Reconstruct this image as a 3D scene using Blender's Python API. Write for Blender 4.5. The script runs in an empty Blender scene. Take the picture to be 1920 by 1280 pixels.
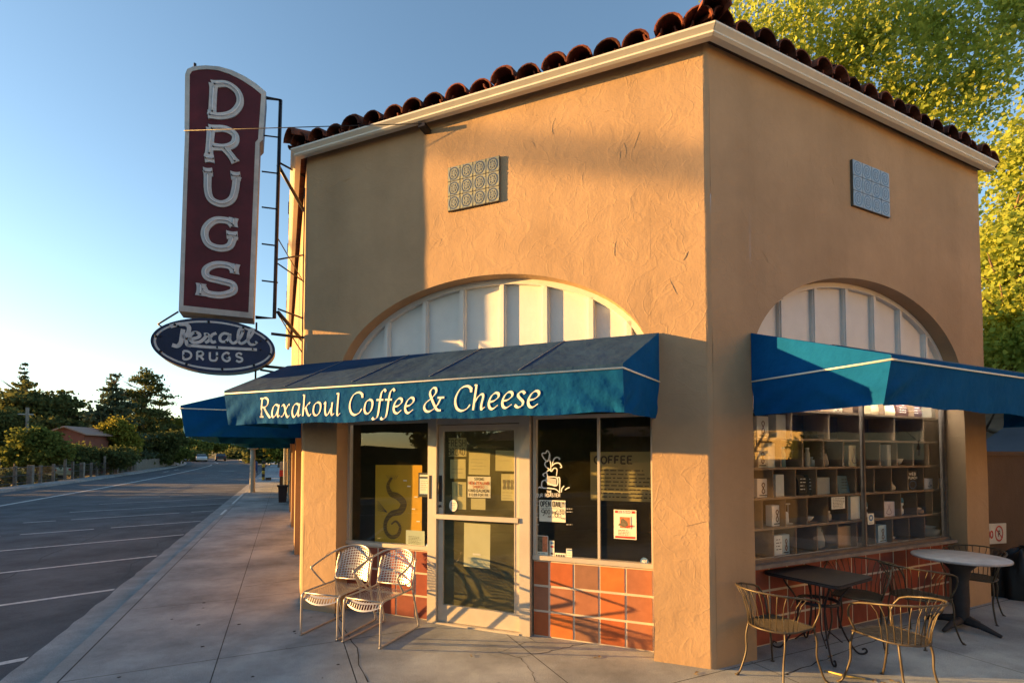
import bpy, bmesh, math, random
import numpy as np
from mathutils import Vector, Matrix
R=math.radians
rnd=random.Random(7)
NP=np.random.RandomState(5)
scene=bpy.context.scene
COL=scene.collection
# ------------------------------------------------------------------ camera
H=1.83; FPX=930.0; PCY=823.8; PT=0.034
cam=bpy.data.cameras.new('camera'); camo=bpy.data.objects.new('camera',cam); COL.objects.link(camo)
camo.location=(0,0,H); camo.rotation_euler=(math.pi/2+PT,0,0)
cam.sensor_width=36; cam.lens=FPX/1920*36; cam.shift_y=(PCY-640)/1920; cam.clip_end=5000; cam.clip_start=.05
scene.camera=camo
# ------------------------------------------------------------------ light
SUNDIR=Vector((3.342,-0.261,-3.352*math.tan(R(6.6)))).normalized()   # direction the light travels
SUN_EL=R(6.6); SUN_ROT=math.atan2(-SUNDIR.x,-SUNDIR.y)
w=bpy.data.worlds.new('World'); scene.world=w; w.use_nodes=True
nt=w.node_tree; nt.nodes.clear()
sky=nt.nodes.new('ShaderNodeTexSky'); sky.sky_type='NISHITA'; sky.sun_disc=False
sky.sun_elevation=SUN_EL; sky.sun_rotation=SUN_ROT; sky.air_density=1.0; sky.dust_density=0.3; sky.ozone_density=1.8
bg=nt.nodes.new('ShaderNodeBackground'); bg.inputs[1].default_value=0.070
out=nt.nodes.new('ShaderNodeOutputWorld'); nt.links.new(sky.outputs[0],bg.inputs[0]); nt.links.new(bg.outputs[0],out.inputs[0])
sl=bpy.data.lights.new('sun','SUN'); sl.energy=3.8; sl.color=(1.0,0.53,0.15); sl.angle=R(0.5)
so=bpy.data.objects.new('sun',sl); COL.objects.link(so); so.rotation_euler=SUNDIR.to_track_quat('-Z','Y').to_euler()
scene.view_settings.view_transform='Standard'; scene.view_settings.look='None'; scene.view_settings.gamma=1
scene.view_settings.exposure=2.5
# ------------------------------------------------------------------ frames of the three facades
V=Vector; C0=V((0,0,H)); Z3=V((0,0,1))
P=V((1.74,4.328,0)); tA,tB,tS=R(68.18),R(65.2),R(24.8)
ua=V((-math.sin(tA),math.cos(tA),0)); nA=V((-math.cos(tA),-math.sin(tA),0))
ub=V((math.sin(tB),math.cos(tB),0)); nB=V((math.cos(tB),-math.sin(tB),0))
LA=4.62; LB=4.74; Q=P+ua*LA; HW=5.5
us=V((-math.sin(tS),math.cos(tS),0)); nS=V((-math.cos(tS),-math.sin(tS),0))
def FA(u,m=0,z=0): return P+ua*u+nA*m+Z3*z
def FB(u,m=0,z=0): return P+ub*u+nB*m+Z3*z
def FS(u,m=0,z=0): return Q+us*u+nS*m+Z3*z
def FW(x,y=0,z=0): return V((x,y,z))
def roadz(s): 
    if s<25: return 0
    if s<110: return .00016*(s-25)**2
    return .00016*85**2+.0272*(s-110)
def bend(s): return .006*max(0,s-80)**2 if s<160 else .006*6400+ .96*(s-160)
def FR(s,n,z=0): return Q+us*s+nS*(n+bend(s))+Z3*(z+roadz(s))      # street coordinates
def ray(x,y):
    a=(x-960)/FPX;b=(PCY-y)/FPX;c,s=math.cos(PT),math.sin(PT)
    return V((a,c-b*s,s+b*c))
def hitp(x,y,o,n):
    d=ray(x,y);t=(o-C0).dot(n)/d.dot(n);return C0+d*t
def onA(x,y,m=0): p=hitp(x,y,P+nA*m,nA);return (p-P).dot(ua),p.z
def onB(x,y,m=0): p=hitp(x,y,P+nB*m,nB);return (p-P).dot(ub),p.z
def atz(x,y,z=0): d=ray(x,y);return C0+d*((z-H)/d.z)
def atY(x,y,Y): d=ray(x,y);return C0+d*(Y/d.y)
# ------------------------------------------------------------------ materials
MATS={}
def mat(name,col,rough=.8,metal=0,var=.0,vscale=3.,bump=0,bscale=40,spec=.3,col2=None,detail=6,emit=None,stain=0,speck=0,drip=0):
    if name in MATS: return MATS[name]
    m=bpy.data.materials.new(name); m.use_nodes=True; n=m.node_tree; b=n.nodes['Principled BSDF']
    b.inputs['Roughness'].default_value=rough; b.inputs['Metallic'].default_value=metal
    b.inputs['Specular IOR Level'].default_value=spec
    b.inputs['Base Color'].default_value=(*col,1)
    geo=n.nodes.new('ShaderNodeNewGeometry')
    if var>0 or col2:
        no=n.nodes.new('ShaderNodeTexNoise'); no.inputs['Scale'].default_value=vscale; no.inputs['Detail'].default_value=detail; no.inputs['Roughness'].default_value=.65
        n.links.new(geo.outputs['Position'],no.inputs['Vector'])
        cr=n.nodes.new('ShaderNodeValToRGB')
        a=col2 if col2 else tuple(max(0,c*(1-var)) for c in col); bb=col if col2 else tuple(min(1,c*(1+var)) for c in col)
        cr.color_ramp.elements[0].color=(*a,1); cr.color_ramp.elements[1].color=(*bb,1)
        cr.color_ramp.elements[0].position=.32; cr.color_ramp.elements[1].position=.68
        n.links.new(no.outputs['Fac'],cr.inputs[0]); last=cr.outputs[0]
        if stain>0:
            n2=n.nodes.new('ShaderNodeTexNoise'); n2.inputs['Scale'].default_value=.9; n2.inputs['Detail'].default_value=8; n2.inputs['Roughness'].default_value=.7
            n.links.new(geo.outputs['Position'],n2.inputs['Vector'])
            r2=n.nodes.new('ShaderNodeValToRGB'); r2.color_ramp.elements[0].position=.36; r2.color_ramp.elements[1].position=.6
            k=1-stain; r2.color_ramp.elements[0].color=(k,k,k,1); r2.color_ramp.elements[1].color=(1,1,1,1)
            n.links.new(n2.outputs['Fac'],r2.inputs[0])
            mx=n.nodes.new('ShaderNodeMix'); mx.data_type='RGBA'; mx.blend_type='MULTIPLY'; mx.inputs[0].default_value=1
            n.links.new(last,mx.inputs[6]); n.links.new(r2.outputs[0],mx.inputs[7]); last=mx.outputs[2]
        for amt,sc_,lo,hi in ((speck,(140,140,140),.35,.6),(drip,(2.2,2.2,.16),.30,.62)):
            if amt<=0: continue
            mp=n.nodes.new('ShaderNodeMapping'); mp.inputs['Scale'].default_value=sc_; n.links.new(geo.outputs['Position'],mp.inputs[0])
            n3=n.nodes.new('ShaderNodeTexNoise'); n3.inputs['Scale'].default_value=1; n3.inputs['Detail'].default_value=4 if amt==speck else 7; n.links.new(mp.outputs[0],n3.inputs['Vector'])
            r3=n.nodes.new('ShaderNodeValToRGB'); r3.color_ramp.elements[0].position=lo; r3.color_ramp.elements[1].position=hi; k=1-amt; r3.color_ramp.elements[0].color=(k,k,k,1)
            n.links.new(n3.outputs['Fac'],r3.inputs[0])
            mx=n.nodes.new('ShaderNodeMix'); mx.data_type='RGBA'; mx.blend_type='MULTIPLY'; mx.inputs[0].default_value=1
            n.links.new(last,mx.inputs[6]); n.links.new(r3.outputs[0],mx.inputs[7]); last=mx.outputs[2]
        n.links.new(last,b.inputs['Base Color'])
    if bump>0:
        nb=n.nodes.new('ShaderNodeTexNoise'); nb.inputs['Scale'].default_value=bscale; nb.inputs['Detail'].default_value=5
        n.links.new(geo.outputs['Position'],nb.inputs['Vector'])
        bm=n.nodes.new('ShaderNodeBump'); bm.inputs['Strength'].default_value=1; bm.inputs['Distance'].default_value=bump
        n.links.new(nb.outputs['Fac'],bm.inputs['Height']); n.links.new(bm.outputs[0],b.inputs['Normal'])
    if emit:
        b.inputs['Emission Color'].default_value=(*emit[:3],1); b.inputs['Emission Strength'].default_value=emit[3]
    MATS[name]=m; return m
def stucco():
    m=mat('stucco',(.41,.28,.168),.9,0,.07,1.3,0,1,.15,stain=.12,drip=.13)
    n=m.node_tree; b=n.nodes['Principled BSDF']; geo=n.nodes['Geometry']
    # rough trowelled surface: fine grain, broad undulation, thin raised ridges
    f=n.nodes.new('ShaderNodeTexNoise'); f.inputs['Scale'].default_value=55; f.inputs['Detail'].default_value=4
    g=n.nodes.new('ShaderNodeTexNoise'); g.inputs['Scale'].default_value=5; g.inputs['Detail'].default_value=6; g.inputs['Roughness'].default_value=.6; g.inputs['Distortion'].default_value=.6
    v=n.nodes.new('ShaderNodeTexNoise'); v.inputs['Scale'].default_value=2.6; v.inputs['Detail'].default_value=2; v.inputs['Distortion'].default_value=1.2
    for q in (f,g,v): n.links.new(geo.outputs['Position'],q.inputs['Vector'])
    def mth(op,a,bv=None):
        k=n.nodes.new('ShaderNodeMath'); k.operation=op
        for i,x in enumerate((a,bv)):
            if x is None: continue
            if isinstance(x,(int,float)): k.inputs[i].default_value=x
            else: n.links.new(x,k.inputs[i])
        return k.outputs[0]
    s1=mth('ADD',mth('MULTIPLY',f.outputs['Fac'],.10),mth('MULTIPLY',g.outputs['Fac'],.5))
    rr=mth('MAXIMUM',mth('SUBTRACT',.022,mth('ABSOLUTE',mth('SUBTRACT',v.outputs['Fac'],.47))),0)
    s=mth('ADD',s1,mth('MULTIPLY',rr,2.5))
    bm=n.nodes.new('ShaderNodeBump'); bm.inputs['Distance'].default_value=.02; bm.inputs['Strength'].default_value=.8
    n.links.new(s,bm.inputs['Height']); n.links.new(bm.outputs[0],b.inputs['Normal'])
    return m
def glass(name,dust=0.03,dcol=(.25,.24,.14),ior=1.5,boost=1.0,rough=0.0):
    m=bpy.data.materials.new(name); m.use_nodes=True; n=m.node_tree; n.nodes.clear()
    o=n.nodes.new('ShaderNodeOutputMaterial'); t=n.nodes.new('ShaderNodeBsdfTransparent'); g=n.nodes.new('ShaderNodeBsdfGlossy'); d=n.nodes.new('ShaderNodeBsdfDiffuse')
    t.inputs[0].default_value=(.97,.98,.96,1); g.inputs['Roughness'].default_value=rough; g.inputs[0].default_value=(1,1,1,1); d.inputs[0].default_value=(*dcol,1)
    mu=n.nodes.new('ShaderNodeMath'); mu.operation='MULTIPLY'; mu.inputs[1].default_value=boost; mu.use_clamp=True
    geo=n.nodes.new('ShaderNodeNewGeometry')
    def vm(op,a,b):
        k=n.nodes.new('ShaderNodeMath'); k.operation=op
        for i,x in enumerate((a,b)):
            if isinstance(x,(int,float)): k.inputs[i].default_value=x
            else: n.links.new(x,k.inputs[i])
        return k.outputs[0]
    dt=n.nodes.new('ShaderNodeVectorMath'); dt.operation='DOT_PRODUCT'; n.links.new(geo.outputs['Normal'],dt.inputs[0]); n.links.new(geo.outputs['Incoming'],dt.inputs[1])
    c1=vm('SUBTRACT',1.0,vm('ABSOLUTE',dt.outputs['Value'],0.0))
    n.links.new(vm('ADD',.075,vm('MULTIPLY',.925,vm('POWER',c1,4.4))),mu.inputs[0])     # two-surface pane reflectance
    no=n.nodes.new('ShaderNodeTexNoise'); no.inputs['Scale'].default_value=4; no.inputs['Detail'].default_value=8
    n.links.new(geo.outputs['Position'],no.inputs['Vector'])
    dm=n.nodes.new('ShaderNodeMath'); dm.operation='MULTIPLY'; dm.inputs[1].default_value=dust*2; n.links.new(no.outputs['Fac'],dm.inputs[0])
    m1=n.nodes.new('ShaderNodeMixShader'); n.links.new(dm.outputs[0],m1.inputs[0]); n.links.new(t.outputs[0],m1.inputs[1]); n.links.new(d.outputs[0],m1.inputs[2])
    m2=n.nodes.new('ShaderNodeMixShader'); n.links.new(mu.outputs[0],m2.inputs[0]); n.links.new(m1.outputs[0],m2.inputs[1]); n.links.new(g.outputs[0],m2.inputs[2])
    n.links.new(m2.outputs[0],o.inputs[0]); MATS[name]=m; return m
def leafmat(name,c1,c2,trans=.35):
    m=bpy.data.materials.new(name); m.use_nodes=True; n=m.node_tree; n.nodes.clear()
    o=n.nodes.new('ShaderNodeOutputMaterial'); d=n.nodes.new('ShaderNodeBsdfDiffuse'); t=n.nodes.new('ShaderNodeBsdfTranslucent')
    geo=n.nodes.new('ShaderNodeNewGeometry'); cr=n.nodes.new('ShaderNodeValToRGB')
    cr.color_ramp.elements[0].color=(*c1,1); cr.color_ramp.elements[1].color=(*c2,1)
    n.links.new(geo.outputs['Random Per Island'],cr.inputs[0])
    n.links.new(cr.outputs[0],d.inputs[0])
    hs=n.nodes.new('ShaderNodeHueSaturation'); hs.inputs['Value'].default_value=1.3; hs.inputs['Hue'].default_value=.49; n.links.new(cr.outputs[0],hs.inputs['Color']); n.links.new(hs.outputs[0],t.inputs[0])
    mx=n.nodes.new('ShaderNodeMixShader'); mx.inputs[0].default_value=trans
    n.links.new(d.outputs[0],mx.inputs[1]); n.links.new(t.outputs[0],mx.inputs[2]); n.links.new(mx.outputs[0],o.inputs[0])
    MATS[name]=m; return m
# ------------------------------------------------------------------ object helpers
def tag(o,label=None,cat=None,group=None,kind=None):
    if label: o['label']=label
    if cat: o['category']=cat
    if group: o['group']=group
    if kind: o['kind']=kind
    return o
def thing(name,loc,label,cat,group=None,rz=0):
    o=bpy.data.objects.new(name,None); o.location=loc; o.rotation_euler=(0,0,rz); o.empty_display_size=.1
    COL.objects.link(o); return tag(o,label,cat,group)
def origin(p):
    v=V((0,0,0))
    while p is not None: v=v+V(p.location); p=p.parent
    return v
class MB:
    def __init__(s): s.v=[];s.f=[];s.mi=[];s.sm=[]
    def add(s,vs,fs,mi=0,sm=False):
        if not hasattr(s,'cuts'): s.cuts=[]
        s.cuts.append((len(s.v),len(s.f)))
        k=len(s.v); s.v+= [tuple(x) for x in vs]
        for f in fs: s.f.append(tuple(i+k for i in f)); s.mi.append(mi); s.sm.append(sm)
    def poly(s,pts,mi=0): s.add(pts,[tuple(range(len(pts)))],mi)
    def box(s,F,a0,a1,b0,b1,c0,c1,mi=0):
        vs=[F(a,b,c) for a in (a0,a1) for b in (b0,b1) for c in (c0,c1)]
        s.add(vs,[(0,1,3,2),(4,6,7,5),(0,4,5,1),(2,3,7,6),(0,2,6,4),(1,5,7,3)],mi)
    def tube(s,pts,r,n=8,mi=0,caps=True,closed=False):
        pts=[V(p) for p in pts]; N=len(pts); rings=[]
        rr=r if isinstance(r,(list,tuple)) else [r]*N
        up=None
        for i,p in enumerate(pts):
            if closed: t=(pts[(i+1)%N]-pts[i-1])
            else: t=pts[min(i+1,N-1)]-pts[max(i-1,0)]
            t=t.normalized() if t.length>1e-9 else V((0,0,1))
            if up is None:
                up=V((0,0,1)) if abs(t.z)<.9 else V((1,0,0))
            x=(up-t*up.dot(t)); x=x.normalized() if x.length>1e-6 else t.orthogonal().normalized()
            up=x; y=t.cross(x)
            rings.append([p+(x*math.cos(2*math.pi*j/n)+y*math.sin(2*math.pi*j/n))*rr[i] for j in range(n)])
        vs=[q for rg in rings for q in rg]; fs=[]
        M=N if closed else N-1
        for i in range(M):
            i2=(i+1)%N
            for j in range(n):
                j2=(j+1)%n; fs.append((i*n+j,i*n+j2,i2*n+j2,i2*n+j))
        if caps and not closed: fs.append(tuple(range(n-1,-1,-1))); fs.append(tuple((N-1)*n+j for j in range(n)))
        s.add(vs,fs,mi,True)
    def grid(s,fn,nu,nv,mi=0,sm=True):
        vs=[fn(i/nu,j/nv) for i in range(nu+1) for j in range(nv+1)]
        fs=[(i*(nv+1)+j,(i+1)*(nv+1)+j,(i+1)*(nv+1)+j+1,i*(nv+1)+j+1) for i in range(nu) for j in range(nv)]
        s.add(vs,fs,mi,sm)
    def lathe(s,c,prof,n=24,mi=0,ax=None):
        vs=[];c=V(c)
        for (r,z) in prof:
            for j in range(n):
                a=2*math.pi*j/n; vs.append(c+V((r*math.cos(a),r*math.sin(a),z)))
        fs=[(i*n+j,i*n+(j+1)%n,(i+1)*n+(j+1)%n,(i+1)*n+j) for i in range(len(prof)-1) for j in range(n)]
        if prof[0][0]>0: fs.append(tuple(range(n-1,-1,-1)))
        if prof[-1][0]>0: fs.append(tuple((len(prof)-1)*n+j for j in range(n)))
        s.add(vs,fs,mi,True)
    def prism(s,pts,off,mi=0):
        n=len(pts); pts=[V(p) for p in pts]; vs=pts+[p+off for p in pts]
        s.add(vs,[tuple(range(n-1,-1,-1)),tuple(range(n,2*n))]+[(i,(i+1)%n,n+(i+1)%n,n+i) for i in range(n)],mi)
    def build(s,name,mats,parent=None,label=None,recalc=True,local=False):
        me=bpy.data.meshes.new(name); o0=V((0,0,0)) if local else origin(parent)
        me.from_pydata([(x[0]-o0.x,x[1]-o0.y,x[2]-o0.z) for x in s.v],[],s.f)
        if not isinstance(mats,(list,tuple)): mats=[mats]
        for m in mats: me.materials.append(m)
        me.polygons.foreach_set('material_index',s.mi); me.polygons.foreach_set('use_smooth',s.sm)
        if recalc:
            b=bmesh.new(); b.from_mesh(me); bmesh.ops.recalc_face_normals(b,faces=b.faces); b.to_mesh(me); b.free()
        me.update(); o=bpy.data.objects.new(name,me); COL.objects.link(o); o.parent=parent
        if label: o['label']=label
        return o
def build_each(s,name,mats,parent=None,label=None,local=False,recalc=True):
    c=s.cuts+[(len(s.v),len(s.f))]; r=[]
    for (v0,f0),(v1,f1) in zip(c[:-1],c[1:]):
        q=MB(); q.v=s.v[v0:v1]; q.f=[tuple(i-v0 for i in f) for f in s.f[f0:f1]]; q.mi=s.mi[f0:f1]; q.sm=s.sm[f0:f1]
        r.append(q.build(name,mats,parent,label,recalc,local))
    return r
MB.build_each=build_each
def struct(name,mb,m,**k): return tag(mb.build(name,m,None,**k),kind='structure')
def copy_tree(o,parent=None):
    c=o.copy(); COL.objects.link(c); c.parent=parent
    for ch in list(o.children): copy_tree(ch,c)
    return c
def smooth(pts,k=6,closed=False):
    pts=[V(p) if len(p)==3 else V((p[0],p[1],0)) for p in pts]; n=len(pts); res=[]
    if n<3: 
        return [pts[0].lerp(pts[1],i/2) for i in range(3)]
    for i in range(n if closed else n-1):
        p0=pts[(i-1)%n] if closed or i>0 else pts[i]*2-pts[i+1]
        p1=pts[i];p2=pts[(i+1)%n]; p3=pts[(i+2)%n] if closed or i+2<n else p2*2-p1
        for j in range(k):
            t=j/k; res.append(.5*((2*p1)+(-p0+p2)*t+(2*p0-5*p1+4*p2-p3)*t*t+(-p0+3*p1-3*p2+p3)*t**3))
    if not closed: res.append(pts[-1])
    return res
# ribbon lettering: strokes in a plane, mapped by fn(x,y,lift) -> world
class Ink:
    def __init__(s): s.mb=MB(); s.k=0
    def stroke(s,pts,fn,wfun,lift=.002,closed=False,mi=0):
        n=len(pts); vs=[]; s.k+=1
        for i,p in enumerate(pts):
            t=(pts[(i+1)%n]-pts[i-1]) if closed else pts[min(i+1,n-1)]-pts[max(i-1,0)]
            t=t.normalized() if t.length>1e-9 else V((1,0,0)); nn=V((-t.y,t.x,0)); h=wfun(t,i/(n-1))*.5
            l=lift+.00015*s.k+.00001*i
            a=p+nn*h; b=p-nn*h; vs+= [fn(a.x,a.y,l),fn(b.x,b.y,l)]
        fs=[(2*i,2*i+1,2*i+3,2*i+2) for i in range(n-1)]
        if closed: fs.append((2*n-2,2*n-1,1,0))
        s.mb.add(vs,fs,mi)
CAPS={'A':([[(0,0),(.28,1)],[(.28,1),(.56,0)],[(.1,.36),(.46,.36)]],.56),'B':([[(0,0),(0,1)],[(0,1),(.3,.97),(.42,.8),(.3,.56),(0,.53)],[(0,.53),(.36,.48),(.5,.28),(.36,.03),(0,0)]],.5),
'C':([[(.5,.84),(.3,1),(.07,.8),(0,.5),(.07,.2),(.3,0),(.52,.18)]],.52),'D':([[(0,0),(0,1)],[(0,1),(.3,.96),(.52,.7),(.52,.3),(.3,.04),(0,0)]],.54),
'E':([[(0,0),(0,1)],[(0,1),(.44,1)],[(0,.52),(.38,.52)],[(0,0),(.46,0)]],.46),'F':([[(0,0),(0,1)],[(0,1),(.44,1)],[(0,.52),(.36,.52)]],.44),
'G':([[(.5,.84),(.3,1),(.07,.8),(0,.5),(.07,.2),(.3,0),(.5,.14),(.53,.44)],[(.3,.45),(.55,.45)]],.55),'H':([[(0,0),(0,1)],[(.5,0),(.5,1)],[(0,.52),(.5,.52)]],.5),
'I':([[(.04,0),(.04,1)]],.08),'K':([[(0,0),(0,1)],[(.46,1),(0,.42)],[(.14,.6),(.5,0)]],.5),'L':([[(0,1),(0,0)],[(0,0),(.42,0)]],.42),
'M':([[(0,0),(.04,1)],[(.04,1),(.32,.3)],[(.32,.3),(.6,1)],[(.6,1),(.64,0)]],.64),'N':([[(0,0),(0,1)],[(0,1),(.5,0)],[(.5,0),(.5,1)]],.5),
'O':([[(.28,1),(.06,.8),(0,.5),(.06,.2),(.28,0),(.5,.2),(.56,.5),(.5,.8),(.28,1)]],.56),'P':([[(0,0),(0,1)],[(0,1),(.32,.96),(.46,.74),(.32,.5),(0,.46)]],.48),
'R':([[(0,0),(0,1)],[(0,1),(.32,.96),(.46,.74),(.32,.5),(0,.46)],[(.22,.48),(.5,0)]],.5),'S':([[(.46,.84),(.26,1),(.04,.88),(.06,.64),(.28,.52),(.46,.38),(.46,.12),(.22,0),(0,.16)]],.48),
'T':([[(.25,0),(.25,1)],[(0,1),(.5,1)]],.5),'U':([[(0,1),(0,.25),(.12,.03),(.27,0),(.42,.03),(.54,.25),(.54,1)]],.54),'V':([[(0,1),(.26,0)],[(.26,0),(.52,1)]],.52),
'W':([[(0,1),(.18,0)],[(.18,0),(.36,.8)],[(.36,.8),(.54,0)],[(.54,0),(.72,1)]],.72),'X':([[(0,1),(.5,0)],[(.5,1),(0,0)]],.5),'Y':([[(0,1),(.25,.5)],[(.5,1),(.25,.5)],[(.25,.5),(.25,0)]],.5),
'Z':([[(0,1),(.5,1)],[(.5,1),(0,0)],[(0,0),(.5,0)]],.5),'0':([[(.24,1),(.04,.8),(0,.5),(.04,.2),(.24,0),(.44,.2),(.48,.5),(.44,.8),(.24,1)]],.48),
'1':([[(.02,.8),(.16,1)],[(.16,1),(.16,0)]],.2),'2':([[(.02,.8),(.2,1),(.42,.84),(.36,.5),(0,0)],[(0,0),(.46,0)]],.46),'3':([[(.02,.88),(.22,1),(.42,.8),(.2,.54),(.44,.28),(.22,0),(0,.14)]],.45),
'6':([[(.4,.96),(.12,.7),(.02,.3),(.2,0),(.42,.18),(.36,.46),(.16,.5),(.03,.3)]],.44),'7':([[(0,1),(.44,1)],[(.44,1),(.14,0)]],.44),'8':([[(.22,.54),(.04,.76),(.22,1),(.4,.76),(.22,.54),(.0,.26),(.22,0),(.44,.26),(.22,.54)]],.44),
'9':([[(.4,.7),(.22,.5),(.02,.7),(.2,1),(.4,.78),(.36,.3),(.2,0)]],.42),'5':([[(.42,1),(.08,1)],[(.08,1),(.04,.56)],[(.04,.56),(.26,.62),(.44,.36),(.3,.04),(0,.08)]],.44),'4':([[(.32,0),(.32,1)],[(.32,1),(0,.3)],[(0,.3),(.46,.3)]],.46),
'.':([[(.02,0),(.02,.06)]],.06),':':([[(.02,.15),(.02,.24)],[(.02,.62),(.02,.7)]],.06),'$':([[(.44,.8),(.24,.92),(.04,.8),(.08,.6),(.3,.5),(.44,.34),(.4,.14),(.2,.06),(0,.2)],[(.24,-.08),(.24,1.06)]],.46),
'&':([[(.52,0),(.1,.7),(.22,1),(.36,.84),(.3,.66),(.04,.36),(.06,.1),(.26,0),(.5,.36)]],.54),'=':([[(0,.6),(.4,.6)],[(0,.36),(.4,.36)]],.4)}
CURVY=set('BCDGJOPQRSU0123456789&$')
def write(ink,text,x0,y0,h,fn,wd,width=None,jit=0,lift=.002,sp=.22,mi=0,round_=True):
    adv=sum((CAPS[c][1]+sp if c in CAPS else .45) for c in text); sx=h if width is None else width/max(adv-sp,.1)
    x=x0
    for c in text:
        if c not in CAPS: x+=.45*sx; continue
        g,a=CAPS[c]
        jx,jy=(rnd.uniform(-jit,jit)*h,rnd.uniform(-jit,jit)*h)
        for st in g:
            pts=smooth([V((x+px*sx+jx,y0+py*h+jy,0)) for px,py in st],4) if len(st)>2 else [V((x+px*sx+jx,y0+py*h+jy,0)) for px,py in st]
            ink.stroke(pts,fn,lambda t,i:wd,lift,mi=mi)
        x+=(a+sp)*sx
def squiggle(ink,x0,x1,y,h,fn,wd,lift=.002,mi=0):   # a line of print too small to read
    x=x0
    while x<x1:
        L=rnd.uniform(.5,2.2)*h; ink.stroke([V((x,y,0)),V((min(x+L,x1),y,0))],fn,lambda t,i:wd,lift,mi=mi); x+=L+h*.5
# ------------------------------------------------------------------ foliage
def leaf_obj(name,cent,size,m,parent=None,flat=0.0,aspect=1.0,loc=None):
    cent=np.asarray(cent); n=len(cent); o0=np.array(origin(parent))
    nr=NP.normal(size=(n,3)); nr[:,2]=nr[:,2]*(1-flat)+flat*2*np.sign(nr[:,2]+1e-9); nr/=np.linalg.norm(nr,axis=1)[:,None]
    t=NP.normal(size=(n,3)); t-=nr*(t*nr).sum(1)[:,None]; t/=np.linalg.norm(t,axis=1)[:,None]; b=np.cross(nr,t)
    s=(size*(.6+.8*NP.rand(n)))[:,None]*.5
    k=(cent-o0); bend_=nr*s*.35
    v=np.stack([k-t*s,k-b*s*aspect+bend_,k+t*s,k+b*s*aspect+bend_],1).reshape(-1,3)
    me=bpy.data.meshes.new(name); me.vertices.add(n*4); me.vertices.foreach_set('co',v.ravel().astype(np.float32))
    me.loops.add(n*4); me.loops.foreach_set('vertex_index',np.arange(n*4,dtype=np.int32))
    me.polygons.add(n); me.polygons.foreach_set('loop_start',np.arange(0,n*4,4,dtype=np.int32)); me.polygons.foreach_set('loop_total',np.full(n,4,dtype=np.int32))
    me.materials.append(m); me.update(calc_edges=True); me.validate()
    o=bpy.data.objects.new(name,me); COL.objects.link(o); o.parent=parent; return o
def blob_points(c,rad,n,nclump,clr,shell=.55,zflat=1.0):
    """leaf points in clumps through an ellipsoid"""
    c=np.array(c); rad=np.array(rad); u=NP.normal(size=(nclump,3)); u/=np.linalg.norm(u,axis=1)[:,None]
    rr=(shell+(1-shell)*NP.rand(nclump))[:,None]; cc=c+u*rr*rad
    idx=NP.randint(0,nclump,n); cs=clr*(.5+NP.rand(nclump))
    g=NP.normal(size=(n,3))*.5; g[:,2]*=zflat
    return cc[idx]+g*cs[idx][:,None]
M_bark=mat('bark',(.16,.11,.075),.95,0,.3,6,.01,20)
def limbs(mb,base,top,r,nb,spread,zmin=.35,rs=None):
    rs=rs or rnd; base=V(base);top=V(top); ax=top-base
    pts=[base+ax*t+V((rs.uniform(-.02,.02),rs.uniform(-.02,.02),0))*ax.length*(.3 if t>0 else 0) for t in (0,.1,.25,.45,.65,.85,1)]
    mb.tube(pts,[r*1.35,r,r*.9,r*.72,r*.5,r*.3,r*.1],8)
    for i in range(nb):
        t=zmin+(1-zmin)*(i+.5)/nb*.95; p=base+ax*t; a=rs.uniform(0,6.28); L=spread*(1.15-.6*t)*rs.uniform(.7,1.1)
        e=p+V((math.cos(a)*L,math.sin(a)*L,L*rs.uniform(.25,.7))); mid=p.lerp(e,.5)+V((0,0,-L*.06))
        mb.tube([p,mid,e],[r*.42*(1-t*.5),r*.25,r*.06],6)
        for q in range(3):
            b2=a+rs.uniform(-1,1); e2=mid+V((math.cos(b2),math.sin(b2),rs.uniform(.1,.8)))*L*.55
            mb.tube([mid,mid.lerp(e2,.5)+V((0,0,.03)),e2],[r*.18,r*.1,r*.03],5)
# ================================================================== MATERIAL SET
M_st=stucco()
M_white=mat('painted_wood_white',(.60,.60,.58),.55,0,.04,5,.001,30)
M_gut=mat('gutter_paint',(.60,.585,.53),.5,0,.05,3,.001,12)
M_tile=mat('clay_roof_tile',(.17,.055,.034),.85,0,0,7,.006,25,.15,col2=(.045,.022,.018))
nt_=M_tile.node_tree; b_=nt_.nodes['Principled BSDF']; lk=b_.inputs['Base Color'].links[0].from_socket
ge_=nt_.nodes['Geometry']; cr_=nt_.nodes.new('ShaderNodeValToRGB'); cr_.color_ramp.elements[0].color=(.45,.42,.42,1); cr_.color_ramp.elements[1].color=(1.5,1.35,1.2,1)
nt_.links.new(ge_.outputs['Random Per Island'],cr_.inputs[0]); mx_=nt_.nodes.new('ShaderNodeMix'); mx_.data_type='RGBA'; mx_.blend_type='MULTIPLY'; mx_.inputs[0].default_value=1
nt_.links.new(lk,mx_.inputs[6]); nt_.links.new(cr_.outputs[0],mx_.inputs[7]); nt_.links.new(mx_.outputs[2],b_.inputs['Base Color'])
M_alu=mat('anodised_aluminium',(.55,.50,.42),.42,.35,.06,6,.0006,60)
M_grout=mat('grout',(.55,.46,.36),.9,0,.1,12,.001,60)
M_dark=mat('dark_interior',(.05,.043,.032),.9,0,.3,1.5)
M_blk=mat('black_metal',(.028,.025,.028),.45,.4,.2,20)
M_navy=mat('awning_navy',(.004,.078,.23),.95,0,.12,2.5,.028,5,.06,stain=.2)
M_navyT=mat('awning_top_glare',(.022,.055,.12),.95,0,.1,2.0,.02,6,.06,stain=.25)  # greyer navy: sun glare on the slope is put into the colour
M_trim=mat('cream_piping',(.78,.74,.62),.6)
M_cream=mat('cream_lettering',(.84,.80,.70),.7,0,.05,10)
M_paper=mat('paper',(.72,.70,.58),.9,0,.04,6)
M_paper2=mat('paper_yellowed',(.46,.43,.22),.9,0,.06,6)
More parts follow.
